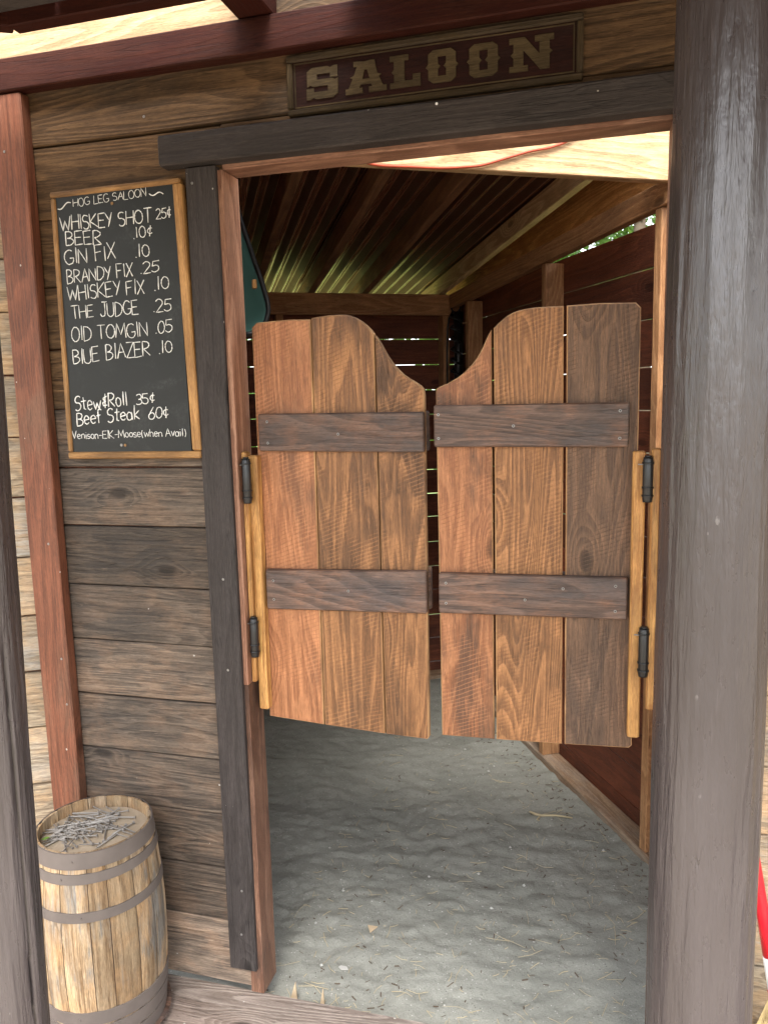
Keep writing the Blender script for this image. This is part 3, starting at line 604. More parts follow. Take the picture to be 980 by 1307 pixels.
swing_door('batwing door of three warm brown planks, hung next to the chalkboard', (-.825, .055), -2,
           [(L1, 'door_red', 1.05, .55, .13, None), (L2, 'door_tan', .95, .6, .52, None), (L3, 'door_tan', .85, .9, .77, None)],
           [(.012, .4385, 1.491, 1.488, .094, .85, ((.06, .22), (.06, .78), (.5, .45))), (.014, .4395, 1.083, 1.097, .105, 1.1, ((.05, .25), (.05, .72), (.53, .5)))],
           (-.0165, .009, .812, 1.481), ((1.362, 1.474), (.962, 1.065)), -.0125, -1)
R1 = [(-.4475, .7825), (-.3185, .7815), (-.3225, 1.7635), (-.330, 1.751), (-.337, 1.7365), (-.344, 1.7205), (-.355, 1.702), (-.368, 1.686), (-.383, 1.671), (-.399, 1.659), (-.421, 1.647), (-.443, 1.638), (-.449, 1.635), (-.4515, 1.628)]
R2 = [(-.3135, .7815), (-.1575, .7815), (-.163, 1.808), (-.186, 1.8085), (-.208, 1.808), (-.227, 1.8078), (-.244, 1.806), (-.26, 1.8035), (-.274, 1.799), (-.287, 1.792), (-.298, 1.784), (-.308, 1.7755), (-.3175, 1.766)]
R3 = [(-.1515, .7815), (-.004, .783), (.003, .79), (.001, 1.797), (-.010, 1.808), (-.086, 1.8105), (-.1565, 1.8085)]
swing_door('batwing door with one dark grey-brown plank, hung next to the thick log post', (.09, .06), 3,
           [(R1, 'door_red', .92, .8, .71, None), (R2, 'door_tan', 1.0, .45, .24, None), (R3, 'door_dark', 1.0, .7, .41, 'dark grey-brown plank')],
           [(-.4545, -.0205, 1.498, 1.495, .0975, .95, ((.025, .22), (.025, .78), (.42, .5), (.955, .2), (.955, .82))), (-.448, -.0165, 1.1015, 1.100, .0985, 1.0, ((.04, .25), (.04, .75), (.47, .4), (.67, .7), (.94, .2), (.94, .8)))],
           (-.0105, .016, .821, 1.486), ((1.376, 1.474), (.978, 1.090)), .0185, 1)

# ------------------------------------------------------------------ SALOON sign
sg = thing('saloon_sign', 'long dark framed sign reading SALOON in gold slab letters above the door', 'sign', (-.36, -.01, 2.252))
m = MB(); m.box(-.672, -.048, -.012, -.0035, 2.262, 2.368, 'x', ch=.001, tone=1); m.build('sign_board', M['sign_board'], sg)
m = MB()
m.box(-.684, -.036, -.019, -.0036, 2.366, 2.380, 'x', ch=.003); m.box(-.684, -.036, -.019, -.0036, 2.252, 2.266, 'x', ch=.003)
m.box(-.684, -.670, -.0192, -.0036, 2.2665, 2.3655, 'z', ch=.003); m.box(-.050, -.036, -.0192, -.0036, 2.2665, 2.3655, 'z', ch=.003)
m.build('frame', wood('dark_gilt_frame', (.035, .024, .012), (.07, .048, .025), ring=9, ring_amt=.3, stain_amt=.5, rough=.65, bump=.3, knot=0, spec=.15), sg)
GL = {
 'S': ([[(0, .55), (0, .88), (.12, 1), (.50, 1), (.57, .95), (.64, 1), (.74, 1), (.74, .64), (.56, .64), (.56, .78), (.24, .78), (.24, .61), (.60, .61), (.68, .56), (.75, .60), (.75, .44), (.74, .12), (.62, 0), (.22, 0), (.15, .05), (.08, 0), (-.02, 0), (-.02, .35), (.16, .35), (.16, .22), (.50, .22), (.50, .40), (.14, .40), (.08, .45), (0, .40)]], .75),
 'A': ([[(0, 0), (0, .17), (.07, .17), (.17, .47), (.11, .52), (.20, .56), (.28, .84), (.2, .84), (.2, 1), (.30, 1), (.46, .97), (.60, 1), (.69, 1), (.75, .56), (.84, .52), (.78, .47), (.88, .17), (.96, .17), (.96, 0), (.55, 0), (.55, .17), (.63, .17), (.60, .27), (.36, .27), (.33, .17), (.40, .17), (.40, 0)], [(.40, .43), (.46, .72), (.51, .72), (.57, .43)]], .96),
 'L': ([[(0, 0), (0, .17), (.1, .17), (.1, .42), (.04, .5), (.1, .58), (.1, .83), (0, .83), (0, 1), (.46, 1), (.46, .83), (.36, .83), (.36, .2), (.56, .2), (.56, .38), (.75, .38), (.75, 0)]], .75),
 'O': ([[(.12, 0), (0, .12), (0, .42), (-.06, .5), (0, .58), (0, .88), (.12, 1), (.56, 1), (.68, .88), (.68, .58), (.74, .5), (.68, .42), (.68, .12), (.56, 0)], [(.24, .2), (.24, .42), (.30, .5), (.24, .58), (.24, .8), (.44, .8), (.44, .58), (.38, .5), (.44, .42), (.44, .2)]], .68),
 'N': ([[(0, 0), (0, .17), (.09, .17), (.09, .42), (.03, .5), (.09, .58), (.09, .83), (0, .83), (0, 1), (.34, 1), (.66, .46), (.66, .83), (.56, .83), (.56, 1), (.97, 1), (.97, .83), (.88, .83), (.88, .58), (.94, .5), (.88, .42), (.88, 0), (.68, 0), (.31, .62), (.31, .17), (.41, .17), (.41, 0)]], .97),
}
def letter_mesh(loops, w0, x0, x1, z0, z1, y, depth):
    cu = bpy.data.curves.new('tmp', 'CURVE'); cu.dimensions = '2D'; cu.fill_mode = 'BOTH'; cu.extrude = depth
    for lp in loops:
        sp = cu.splines.new('POLY'); sp.points.add(len(lp)-1); sp.use_cyclic_u = True
        for p, (a, b) in zip(sp.points, lp): p.co = (x0+(x1-x0)*a/w0, z0+(z1-z0)*b, 0, 1)
    ob = bpy.data.objects.new('tmp', cu); COL.objects.link(ob)
    me = bpy.data.meshes.new_from_object(ob.evaluated_get(bpy.context.evaluated_depsgraph_get()))
    COL.objects.unlink(ob); bpy.data.objects.remove(ob)
    vs = [Vector((v.co.x, y-v.co.z, v.co.y)) for v in me.vertices]; fs = [list(p.vertices) for p in me.polygons]
    return vs, fs
for ch_, x0, x1 in (('S', -.636, -.563), ('A', -.546, -.452), ('L', -.444, -.376), ('O', -.359, -.299), ('O', -.270, -.210), ('N', -.186, -.095)):
    lps, w0 = GL[ch_]; vs_, fs_ = letter_mesh(lps, w0, x0, x1, 2.283, 2.349, -.0135, .0012)
    m = MB(); m.v = vs_
    for f_ in fs_: m.face(f_, [(vs_[i].x+ord(ch_)*.1, vs_[i].z) for i in f_])
    m.build('letter', M['sign_gold'], sg)
m = MB()    # thin gold line inside the frame
for a in ((-.667, -.053, 2.3605, 2.3635), (-.667, -.053, 2.2685, 2.2715)): m.box(a[0], a[1], -.0135, -.0121, a[2], a[3], 'x', ch=.0004)
for a in (-.667, -.056): m.box(a, a+.003, -.0135, -.0121, 2.272, 2.360, 'z', ch=.0004)
m.build('gold_line', M['sign_gold'], sg)
m = MB(); disc(m, (-.335, -.0475, 2.229), .003); o = m.build('nail_head', M['white'], fwall)
# ------------------------------------------------------------------ chalkboard
cb = thing('chalkboard', 'black chalkboard price list in a golden wood frame on the front wall', 'chalkboard', (-1.145, -.01, 1.48))
CBX = lambda z: (2.135-z)*-.010          # the board hangs a touch askew
def cbx(x, z): return x+CBX(z)
m = MB(); i = 0
sl = [(-1.316, 1.490), (-.972, 1.490), (-.980, 2.136), (-1.310, 2.132)]
m.prism(sl, -.0255, -.004, .0005, True, .3); m.build('slate', [M['slate'], M['slate']], cb)
m = MB()
m.plank((-1.331, -.019, 1.4865), (1, 0, .002), (0, 0, 1), (0, -1, 0), .385, .018, .022, ch=.003, tone=.9)
m.plank((-1.324, -.019, 2.1365), (1, 0, .008), (0, 0, 1), (0, -1, 0), .364, .014, .022, ch=.003, tone=.9)
m.plank((-1.3235, -.0193, 1.4965), (.008, 0, .625), (1, 0, 0), (0, 1, 0), .632, .014, .022, ch=.003)
m.plank((-.9565, -.0193, 1.4975), (-.012, 0, .63), (1, 0, 0), (0, 1, 0), .6355, .024, .022, ch=.003, tone=1.1)
m.build('frame', M['frame'], cb)
for (x, z) in ((-1.149, 2.103), (-1.160, 1.512), (-1.171, 1.5125)):
    m = MB(); disc(m, (x, -.0258, z), .004, n=14); m.build('screw', M['frame' if z > 2 or x > -1.165 else 'steel'], cb)
A_ = lambda cx, cz, rx, rz, a0, a1, n=9: [(cx+rx*math.cos(math.radians(a0+(a1-a0)*k/n)), cz+rz*math.sin(math.radians(a0+(a1-a0)*k/n))) for k in range(n+1)]
G = {
 'H': (.7, [[(0, 1), (0, 0)], [(.6, 1), (.6, 0)], [(0, .5), (.6, .52)]]), 'O': (.75, [A_(.33, .5, .33, .5, 100, 460, 14)]),
 'G': (.75, [[*A_(.35, .5, .35, .5, 50, 330, 12), (.65, .42), (.4, .42)]]), 'L': (.6, [[(.02, 1), (0, 0), (.5, .02)]]), 'E': (.62, [[(.5, 1), (0, .98), (0, 0), (.52, .02)], [(0, .52), (.42, .53)]]),
 'S': (.62, [[*A_(.27, .74, .25, .25, 40, 230, 8), *A_(.25, .27, .27, .27, 80, -140, 9)]]), 'A': (.72, [[(0, 0), (.32, 1), (.64, 0)], [(.12, .38), (.54, .4)]]), 'N': (.72, [[(0, 0), (.02, 1), (.58, 0), (.6, 1)]]),
 'W': (.95, [[(0, 1), (.2, 0), (.42, .75), (.64, 0), (.9, 1.05)]]), 'I': (.25, [[(.1, 1), (.1, 0)]]), 'K': (.68, [[(0, 1), (0, 0)], [(.55, 1), (.02, .45), (.6, 0)]]), 'Y': (.66, [[(0, 1), (.28, .5)], [(.56, 1), (.2, 0)]]),
 'T': (.7, [[(0, .98), (.62, 1)], [(.3, 1), (.31, 0)]]), 'B': (.64, [[(0, 0), (0, 1), *A_(.12, .76, .34, .24, 90, -90, 7), *A_(.12, .26, .42, .26, 90, -90, 7), (0, 0)]]), 'R': (.68, [[(0, 0), (0, 1), *A_(.12, .74, .38, .26, 90, -90, 7), (.1, .48), (.56, 0)]]),
 'F': (.6, [[(.5, 1), (0, .98), (0, 0)], [(0, .52), (.4, .54)]]), 'X': (.65, [[(0, 1), (.55, 0)], [(.55, 1), (0, 0)]]), 'D': (.7, [[(0, 0), (0, 1), *A_(.08, .5, .52, .5, 90, -90, 9), (0, 0)]]), 'U': (.68, [[(0, 1), *A_(.28, .28, .28, .28, 180, 360, 8), (.56, 1)]]),
 'J': (.6, [[(.15, 1), (.55, 1)], [(.38, 1), *A_(.2, .2, .2, .2, 0, -170, 6)]]), 'M': (.9, [[(0, 0), (.1, 1), (.4, .2), (.7, 1), (.8, 0)]]), 'Z': (.65, [[(0, 1), (.55, 1), (0, 0), (.58, 0)]]), 'V': (.66, [[(0, 1), (.26, 0), (.56, 1)]]), 'P': (.64, [[(0, 0), (0, 1), *A_(.12, .74, .36, .26, 90, -90, 7), (0, .48)]]),
 '0': (.6, [A_(.25, .5, .25, .5, 90, 450, 12)]), '1': (.3, [[(.1, 1), (.1, 0)]]), '2': (.6, [[*A_(.25, .72, .25, .27, 160, -30, 8), (0, 0), (.52, .02)]]), '5': (.62, [[(.5, 1), (.08, 1), (.04, .58), *A_(.22, .32, .28, .3, 110, -150, 9)]]), '3': (.55, [[*A_(.2, .75, .25, .25, 140, -90, 7), *A_(.2, .26, .28, .26, 90, -140, 8)]]), '6': (.58, [[(.4, 1), *A_(.25, .27, .24, .27, 165, 520, 12)]]),
 '.': (.25, [[(.08, .06), (.1, .02), (.12, .05)]]), 'c': (.5, [A_(.25, .5, .22, .26, 50, 310, 8), [(.27, 1.0), (.2, .02)]]), '&': (.55, [[(.42, .78), (.1, .7), (.12, .52), (.32, .48), (.06, .4), (.08, .15), (.44, .18)], [(.27, .95), (.25, 0)]]), '-': (.5, [[(.05, .4), (.4, .42)]]), ' ': (.4, []),
 't': (.5, [[(.2, .95), (.2, .08), (.36, .02)], [(.0, .66), (.42, .68)]]), 'e': (.56, [[(.03, .33), (.44, .38), *A_(.24, .33, .22, .31, 15, 320, 10)]]), 'w': (.75, [[(0, .6), (.16, 0), (.32, .5), (.48, 0), (.66, .62)]]), 'o': (.55, [A_(.22, .3, .22, .3, 90, 450, 11)]), 'l': (.26, [[(.1, 1), (.1, 0)]]), 'f': (.48, [[*A_(.3, .8, .17, .2, 40, 180, 6), (.14, 0)], [(0, .55), (.34, .57)]]),
 'a': (.58, [[*A_(.22, .3, .22, .3, 40, 330, 10), (.42, .6), (.46, 0)]]), 'k': (.55, [[(.05, 1), (.03, 0)], [(.42, .62), (.06, .3), (.46, 0)]]), 'n': (.55, [[(.02, .6), (.02, 0)], [(.03, .4), *A_(.22, .4, .19, .2, 160, 0, 5), (.42, 0)]]), 'i': (.24, [[(.08, .6), (.08, 0)], [(.08, .82), (.09, .86)]]), 's': (.46, [[*A_(.2, .46, .18, .15, 40, 240, 6), *A_(.18, .16, .2, .16, 80, -150, 6)]]),
 'h': (.55, [[(.03, 1), (.02, 0)], [(.03, .4), *A_(.22, .4, .19, .2, 160, 0, 5), (.42, 0)]]), 'v': (.5, [[(0, .6), (.2, 0), (.42, .62)]]), '(': (.34, [A_(.4, .4, .34, .72, 135, 225, 6)]), ')': (.34, [A_(-.1, .4, .34, .72, 45, -45, 6)]),
}
def chalk_text(m, txt, xa, za, xb, zb, h, rad=.0017, jit=.02, space=1.0):
    adv = sum(G[c][0]*(space if c == ' ' else 1) for c in txt)-.1; L = math.hypot(xb-xa, zb-za); sx = L/adv; dx, dz = (xb-xa)/L, (zb-za)/L
    cur = 0; rnd = random.Random(txt)
    for c in txt:
        jy = rnd.uniform(-.06, .06); sh = rnd.uniform(.94, 1.08); sl_ = rnd.uniform(-.05, .05)
        for st in G[c][1]:
            pts = []
            for (a, b) in st:
                b2 = b*sh+jy; aa = (cur+a+b*sl_)*sx
                pts.append(Vector((xa+dx*aa+rnd.uniform(-jit, jit)*h*.5, -.0262, za+dz*aa+b2*h+rnd.uniform(-jit, jit)*h)))
            if len(pts) < 2: continue
            # close loops smoothly, resample
            fine = []
            for i in range(len(pts)-1):
                for k in range(3): fine.append(pts[i].lerp(pts[i+1], k/3))
            fine.append(pts[-1])
            rr = [rad*.68*(.6+.6*abs(math.sin(i*1.1+cur*9)))*(.7+.5*rnd.random()) for i in range(len(fine))]
            m.tube(fine, rr, 6, sq=(1, .35) if False else (1, 1))
        cur += G[c][0]*(space if c == ' ' else 1)
LN = [
 ('HOG LEG SALOON', -1.259, 2.104, -1.053, 2.111, .019, .0011, 1.0), ('WHISKEY SHOT', -1.300, 2.050, -1.043, 2.049, .033, .0018, 1.0), ('25c', -1.030, 2.056, -.990, 2.057, .025, .0015, 1),
 ('BEER', -1.288, 2.012, -1.186, 2.012, .033, .0018, 1), ('.10c', -1.098, 2.016, -1.044, 2.017, .026, .0016, 1), ('GIN FIX', -1.296, 1.969, -1.150, 1.972, .036, .0018, 1.2), ('.10', -1.096, 1.972, -1.054, 1.972, .029, .0016, 1),
 ('BRANDY FIX', -1.293, 1.922, -1.105, 1.927, .032, .0017, 1), ('.25', -1.085, 1.931, -1.031, 1.935, .027, .0016, 1), ('WHISKEY FIX', -1.296, 1.880, -1.076, 1.885, .034, .0017, 1), ('.10', -1.050, 1.890, -1.006, 1.894, .030, .0016, 1),
 ('THE JUDGE', -1.288, 1.833, -1.096, 1.836, .032, .0017, 1.3), ('.25', -1.056, 1.838, -1.004, 1.840, .030, .0016, 1), ('OlD TOMGIN', -1.294, 1.778, -1.073, 1.781, .035, .0017, 1), ('.05', -1.054, 1.786, -1.004, 1.790, .030, .0016, 1),
 ('BlUE BlAZER', -1.294, 1.720, -1.070, 1.735, .037, .0018, 1.2), ('.10', -1.048, 1.738, -1.008, 1.741, .029, .0016, 1),
 ('Stew&Roll', -1.300, 1.600, -1.145, 1.613, .036, .0021, 1), ('35c', -1.119, 1.613, -1.067, 1.617, .027, .0018, 1), ('Beef Steak', -1.298, 1.564, -1.113, 1.577, .034, .0021, 1), ('60c', -1.087, 1.574, -1.030, 1.580, .029, .0018, 1),
 ('Venison-ElK-Moose(when Avail)', -1.315, 1.529, -.985, 1.534, .019, .0013, .8)]
for (tx, xa, za, xb, zb, h, rd, spc) in LN:
    m = MB(); chalk_text(m, tx, xa, za, xb, zb, h, rd, .02, spc); m.build('chalk_lettering', M['chalk'], cb)
for (xa, za, s_) in ((-1.304, 2.103, 1), (-1.045, 2.116, 1)):
    m = MB()
    m.tube([Vector((xa+.038*t, -.0262, za+.004*math.sin(t*6.3+1.2*s_+2)+.012*(t if xa < -1.2 else -t*.3))) for t in [k/8 for k in range(9)]], .0013, 6)
    m.build('chalk_flourish', M['chalk'], cb)

# ------------------------------------------------------------------ nail keg
KX, KY, KH = -1.220, -.188, .560
kg = thing('nail_keg', 'small wooden keg with steel hoops and loose nails on its sunken lid', 'keg', (KX, KY, 0))
def kr(z):
    t = (z-.28)/.29; return .161-.022*t*t
m = MB(); NS = 17; a_ = 0
wds = [random.uniform(.75, 1.3) for _ in range(NS)]; tot = sum(wds)
zs = [0, .003]+[.003+(KH-.006)*k/14 for k in range(1, 14)]+[KH-.003, KH]
for k in range(NS):
    da = wds[k]/tot*2*math.pi; aa, ab = a_+.006, a_+da-.006; a_ += da
    tn = random.choice((.8, .95, 1.1, 1.25, .65)); tint = (tn, random.uniform(.2, 1), random.random()); na = 4
    base = len(m.v); su = tint[2]*9
    for j, z in enumerate(zs):
        for q in range(na+1):
            an = aa+(ab-aa)*q/na; e = .0032 if q in (0, na) else 0; r = kr(z)-e-(.002 if j in (0, len(zs)-1) else 0)
            m.v.append(Vector((KX+math.cos(an)*r, KY+math.sin(an)*r, z)))
    for j in range(len(zs)-1):
        for q in range(na):
            i0 = base+j*(na+1)+q
            uvs = [(zs[j]+su, .04*wds[k]*q/na+su), (zs[j]+su, .04*wds[k]*(q+1)/na+su), (zs[j+1]+su, .04*wds[k]*(q+1)/na+su), (zs[j+1]+su, .04*wds[k]*q/na+su)]
            m.face((i0, i0+1, i0+na+2, i0+na+1), uvs, 0, tint, True)
    # groove side + rim + inside
    b2 = len(m.v)
    ri = kr(KH)-.008
    for q in range(na+1):
        an = aa+(ab-aa)*q/na
        m.v.append(Vector((KX+math.cos(an)*ri, KY+math.sin(an)*ri, KH))); m.v.append(Vector((KX+math.cos(an)*(ri+.0005), KY+math.sin(an)*(ri+.0005), KH-.06)))
    for q in range(na):
        top = base+(len(zs)-1)*(na+1)+q
        m.face((top, top+1, b2+2*(q+1), b2+2*q), [(su, .01*q), (su, .01*q+.01), (su+.017, .01*q+.01), (su+.017, .01*q)], 0, (tn*.9, .3, tint[2]))
        m.face((b2+2*q, b2+2*(q+1), b2+2*(q+1)+1, b2+2*q+1), [(su, .01*q), (su, .01*q+.01), (su+.06, .01*q+.01), (su+.06, .01*q)], 0, (tn*.85, .3, tint[2]))
m.build('staves', M['stave'], kg)
m = MB(); m.lathe([(.001, .03), (.16, .03)], (KX, KY, 0), 40); m.lathe([(kr(.02+.5*k/12)-.008, .02+.5*k/12) for k in range(13)], (KX, KY, 0), 40)
m.build('inner_shell', M['batten'], kg)
for (za, zb) in ((.522, .5605), (.486, .511), (.392, .417), (.116, .153), (.072, .112), (.004, .068)):
    m = MB(); t_ = .0022
    for q in ([(kr(za)+.0002, za), (kr(za)+t_, za+.0006)], [(kr(za)+t_, za+.0006), (kr((za+zb)/2)+t_, (za+zb)/2), (kr(zb)+t_, zb-.0006)], [(kr(zb)+t_, zb-.0006), (kr(zb)-.001, zb)]): m.lathe(q, (KX, KY, 0), 72)
    an = -1.35+random.uniform(-.2, .2)
    c = Vector((KX+math.cos(an)*(kr((za+zb)/2)+t_), KY+math.sin(an)*(kr((za+zb)/2)+t_), (za+zb)/2)); disc(m, c, .003, (math.cos(an), math.sin(an), 0), .0015)
    m.build('hoop', M['hoop'], kg)
LZ = KH-.030
m = MB(); N_ = 44; R_ = .1325
m.v.append(Vector((KX, KY, LZ)))
for ring in range(1, 15):
    for k in range(N_):
        an = 2*math.pi*k/N_; r = R_*ring/14; x, y = KX+math.cos(an)*r, KY+math.sin(an)*r
        m.v.append(Vector((x, y, LZ+.004*mnoise.noise(Vector((x*14, y*14, 0)))+.002*mnoise.noise(Vector((x*60, y*60, 0))))))
for k in range(N_): m.face((0, 1+k, 1+(k+1) % N_), smooth=True)
for ring in range(13):
    for k in range(N_):
        a, b = 1+ring*N_, 1+(ring+1)*N_; k2 = (k+1) % N_; m.face((a+k, b+k, b+k2, a+k2), smooth=True)
m.build('lid', M['keg_dirt'], kg)

# loose nails lying on the lid, each its own object
def nail_mesh(L, r):
    m = MB(); m.tube([(0, 0, -L/2), (0, 0, L/2-.004), (0, 0, L/2-.002)], [r, r, r*1.1], 7); m.tube([(0, 0, L/2-.002), (0, 0, L/2)], [r*2.3, r*2.3], 10)
    m.tube([(0, 0, -L/2-.004), (0, 0, -L/2)], [r*.2, r], 7); return m
nproto = [nail_mesh(L, r).build('nail', M['nail']) for (L, r) in ((.058, .0016), (.066, .0019), (.045, .0014), (.075, .0018))]
rn = random.Random(5)
cnt = 0
def place_nail(x, y, z, yaw, tilt):
    global cnt
    p = nproto[cnt % 4]
    o = p if cnt < 4 else p.copy()
    if cnt >= 4: COL.objects.link(o)
    o.location = (x, y, z); o.rotation_euler = (math.pi/2+tilt, 0, yaw)
    tag(o, 'loose grey nail lying in the jumbled heap on top of the keg', 'nail', 'loose nails on the keg lid'); cnt += 1
for k in range(86):
    if k < 50:                                  # main drift along the far side
        ang = rn.gauss(.55, .75); rr_ = abs(rn.gauss(.05, .035)); x, y = KX-.01+.08*rn.gauss(0, .6), KY+.03+.036*rn.gauss(0, 1)
        yaw = rn.gauss(math.radians(100), .6)
    elif k < 74:
        x, y = KX-.085+rn.gauss(0, .022), KY-.03+rn.gauss(0, .03); yaw = rn.uniform(0, 3.14)
    else: x, y = KX+rn.uniform(-.06, .07), KY+rn.uniform(-.075, .02); yaw = rn.uniform(0, 3.14)
    if math.hypot(x-KX, y-KY) > .098: 
        s_ = .098/math.hypot(x-KX, y-KY); x, y = KX+(x-KX)*s_, KY+(y-KY)*s_
    place_nail(x, y, LZ+.004+rn.random()*.007, yaw, rn.gauss(0, .06))
m = MB(); m.v += [Vector(q) for q in ((-.011, 0, 0), (0, -.006, .003), (.012, .001, .004), (.001, .006, .002))]; m.face((0, 1, 2, 3))
o = m.build('leaf', M['leaf']); o.location = (KX-.088, KY-.075, LZ+.016); o.rotation_euler = (.3, .1, .6)
o['label'] = 'tiny green leaf lying among the nails on the keg lid'; o['category'] = 'leaf'; o['kind'] = 'thing'

# ------------------------------------------------------------------ broom against the wall on the right
br = thing('broom', 'straw broom with a red handle and white label leaning on the pale wall', 'broom', (.42, -.10, 0))
top = Vector((.222, -.035, 1.28)); bot = Vector((.4215, -.105, .17)); dv = (bot-top)
def bp(z): t = (top.z-z)/(top.z-bot.z); return top+dv*t
m = MB(); m.tube([bp(1.28), bp(1.27), bp(.9), bp(.5), bp(.405)], [.007, .010, .0115, .013, .0145], 20); m.build('handle', M['broom_red'], br)
m = MB(); m.tube([bp(.4045), bp(.40), bp(.33), bp(.327)], [.0147, .0152, .0152, .0147], 20); m.build('label_band', M['white'], br)
m = MB(); m.tube([bp(.3268), bp(.3225)], [.0165, .0165], 20); m.build('binding', M['broom_red'], br)
m = MB(); m.tube([bp(.3222), bp(.31), bp(.294)], [.0158, .0165, .0165], 20); m.build('collar', M['grey_sleeve'], br)
m = MB(); rb = random.Random(2)
for k in range(420):
    a = rb.uniform(0, 6.28); q = math.sqrt(rb.random())
    s0 = bp(.31)+Vector((math.cos(a)*q*.015, math.sin(a)*q*.012, 0)); s2 = bp(.02)+Vector((math.cos(a)*q*.11, math.sin(a)*q*.03, rb.uniform(0, .04))); s1 = s0.lerp(s2, .4)+Vector((math.cos(a)*q*.02, 0, 0))
    s2.z = max(.006, s2.z); m.tube([s0, s1, s2], .0011, 4, cap=False)
for k in range(5):
    s0 = bp(.29)+Vector((-.014, -.01, 0)); m.tube([s0, s0+Vector((-.004-.004*k, -.012, -.02)), s0+Vector((-.012+.003*k, -.012, .012+.004*k))], .0007, 4, cap=False)
m.build('bristles', M['straw'], br)

# ------------------------------------------------------------------ things inside
pts = [P2(-.47, .58, 2.34), P2(-.42, .62, 2.29), P2(-.36, .635, 2.262), P2(-.309, .638, 2.252), P2(-.22, .638, 2.2525), P2(-.126, .638, 2.254), P2(-.06, .638, 2.26), P2(0, .638, 2.269), P2(.09, .638, 2.297), P2(.15, .638, 2.315), P2(.215, .638, 2.330), P2(.28, .636, 2.36), P2(.34, .62, 2.43)]
fine = []
for i in range(len(pts)-1):
    p0, p1, p2, p3 = pts[max(i-1, 0)], pts[i], pts[i+1], pts[min(i+2, len(pts)-1)]
    for k in range(5):
        t = k/5; fine.append(.5*((2*p1)+(p2-p0)*t+(2*p0-5*p1+4*p2-p3)*t*t+(3*p1-p0-3*p2+p3)*t**3))
m = MB(); m.tube(fine, .0042, 10)
tag(m.build('extension_cord', M['cord'], loc=P2(0, .638, 2.26)), 'red cable sagging across the bright raw header board', 'cord')

# green scoop-shaped panel hung inside behind the left jamb
gp = thing('hanging_scoop', 'green scoop-shaped hanging with a black rim, half hidden behind the door jamb', 'hanging', P2(-.70, 1.2, 1.85))
m = MB(); rim = []; NT = 28
def half(t):      # half-width along the length, t=0 top tip, 1 bottom
    return .005+.098*math.sin(math.pi*min(1, t)**1.75)**.9 if t < .97 else .02
prof_pts = [(0, 2.40), (.02, 2.30), (.045, 2.2), (.075, 2.1), (.10, 2.02), (.115, 1.96), (.117, 1.93), (.108, 1.895), (.085, 1.865), (.05, 1.85), (0, 1.845)]
cu_ = -.675
rows = []
for (hw, z) in prof_pts:
    row = []
    for q in range(-8, 9):
        s_ = q/8; row.append(P2(cu_+hw*s_, 1.23+.075*(1-s_*s_)*min(1, hw/.1), z))
    rows.append(row)
for row in rows: m.v += row
for i in range(len(rows)-1):
    for q in range(16): a = i*17+q; m.face((a, a+1, a+18, a+17), smooth=True)
o = m.build('panel', M['green'], gp)
sm = o.modifiers.new('thick', 'SOLIDIFY'); sm.thickness = .004
m = MB(); rp = [r[16] for r in rows]+[r[0] for r in rows[::-1]]
m.tube(rp, .0095, 8); m.build('rim', M['black'], gp)
m = MB(); m.box(-.615, -.60, 1.17, 1.19, 1.995, 2.025, 'z', ch=.002); m.build('tag', M['yellow_strip'], gp, ROOM)

# black coiled line hung in the back corner
ck = thing('coiled_cable', 'black coiled cable hanging from a loop in the back corner', 'cable', P2(.645, 2.64, 1.6))
m = MB(); m.tube([P2(.655+.026*math.cos(a), 2.655, 2.122+.026*math.sin(a)) for a in [k*math.pi/14 for k in range(29)]], .005, 8); m.build('loop', M['black'], ck)
m = MB(); m.tube([P2(.668, 2.655, 2.095), P2(.668, 2.655, 1.85), P2(.665, 2.655, 1.5)], [.026, .024, .026], 14); m.build('core', M['black'], ck)
m = MB(); hp = []
for k in range(14*10):
    a = 2*math.pi*k/14; z = 2.10-.60*k/140; hp.append(P2(.648+.028*math.cos(a), 2.64+.02*math.sin(a), z))
m.tube(hp, .0065, 8); m.build('coil', M['black'], ck)
m = MB(); m.tube([P2(.635, 2.65, 2.10), P2(.612, 2.65, 2.06), P2(.603, 2.65, 2.0), P2(.598, 2.65, 1.85), P2(.60, 2.65, 1.5)], .0055, 8); m.build('lead', M['black'], ck)

# ------------------------------------------------------------------ litter on the dirt floor
def on(x, y, dz=.0): return Vector((x, y, dirt_h(x, y)+dz))
m = MB(); 
p = [on(-.232, 1.175, .010), on(-.205, 1.16, .008), on(-.185, 1.15, .007), on(-.13, 1.165, .006), on(-.065, 1.162, .006)]
m.tube(p, [.004, .0055, .0045, .004, .003], 8); m.tube([p[2], on(-.20, 1.125, .008), on(-.19, 1.12, .008)], [.003, .003, .002], 6)
tag(m.build('stick', M['dry_grass'], loc=p[2]), 'pale forked stick lying on the dirt near the side sill', 'stick')
def chip(name, label, cat, pts, mat, th=.003):
    m = MB(); n = len(pts); c = sum((Vector(q) for q in pts), Vector())/n
    for dz in (0, th):
        for q in pts: m.v.append(Vector(q)+Vector((0, 0, dz)))
    m.face(list(range(n-1, -1, -1))); m.face([n+i for i in range(n)])
    for i in range(n): j = (i+1) % n; m.face((i, j, n+j, n+i))
    tag(m.build(name, mat, loc=c), label, cat)
x, y = -.66, .367; z = max(dirt_h(x+i*.01, y+j*.01) for i in (-1, 0, 1) for j in (-1, 0, 1))+.001
chip('wood_chip', 'small triangular pale chip lying flat on open dirt', 'wood chip', [(x-.016, y+.015, z+.002), (x+.0, y-.013, z), (x+.017, y+.013, z+.004)], M['chip'])
x, y = -.695, .19; z = max(dirt_h(x+i*.01, y) for i in (-1, 0, 1))+.001
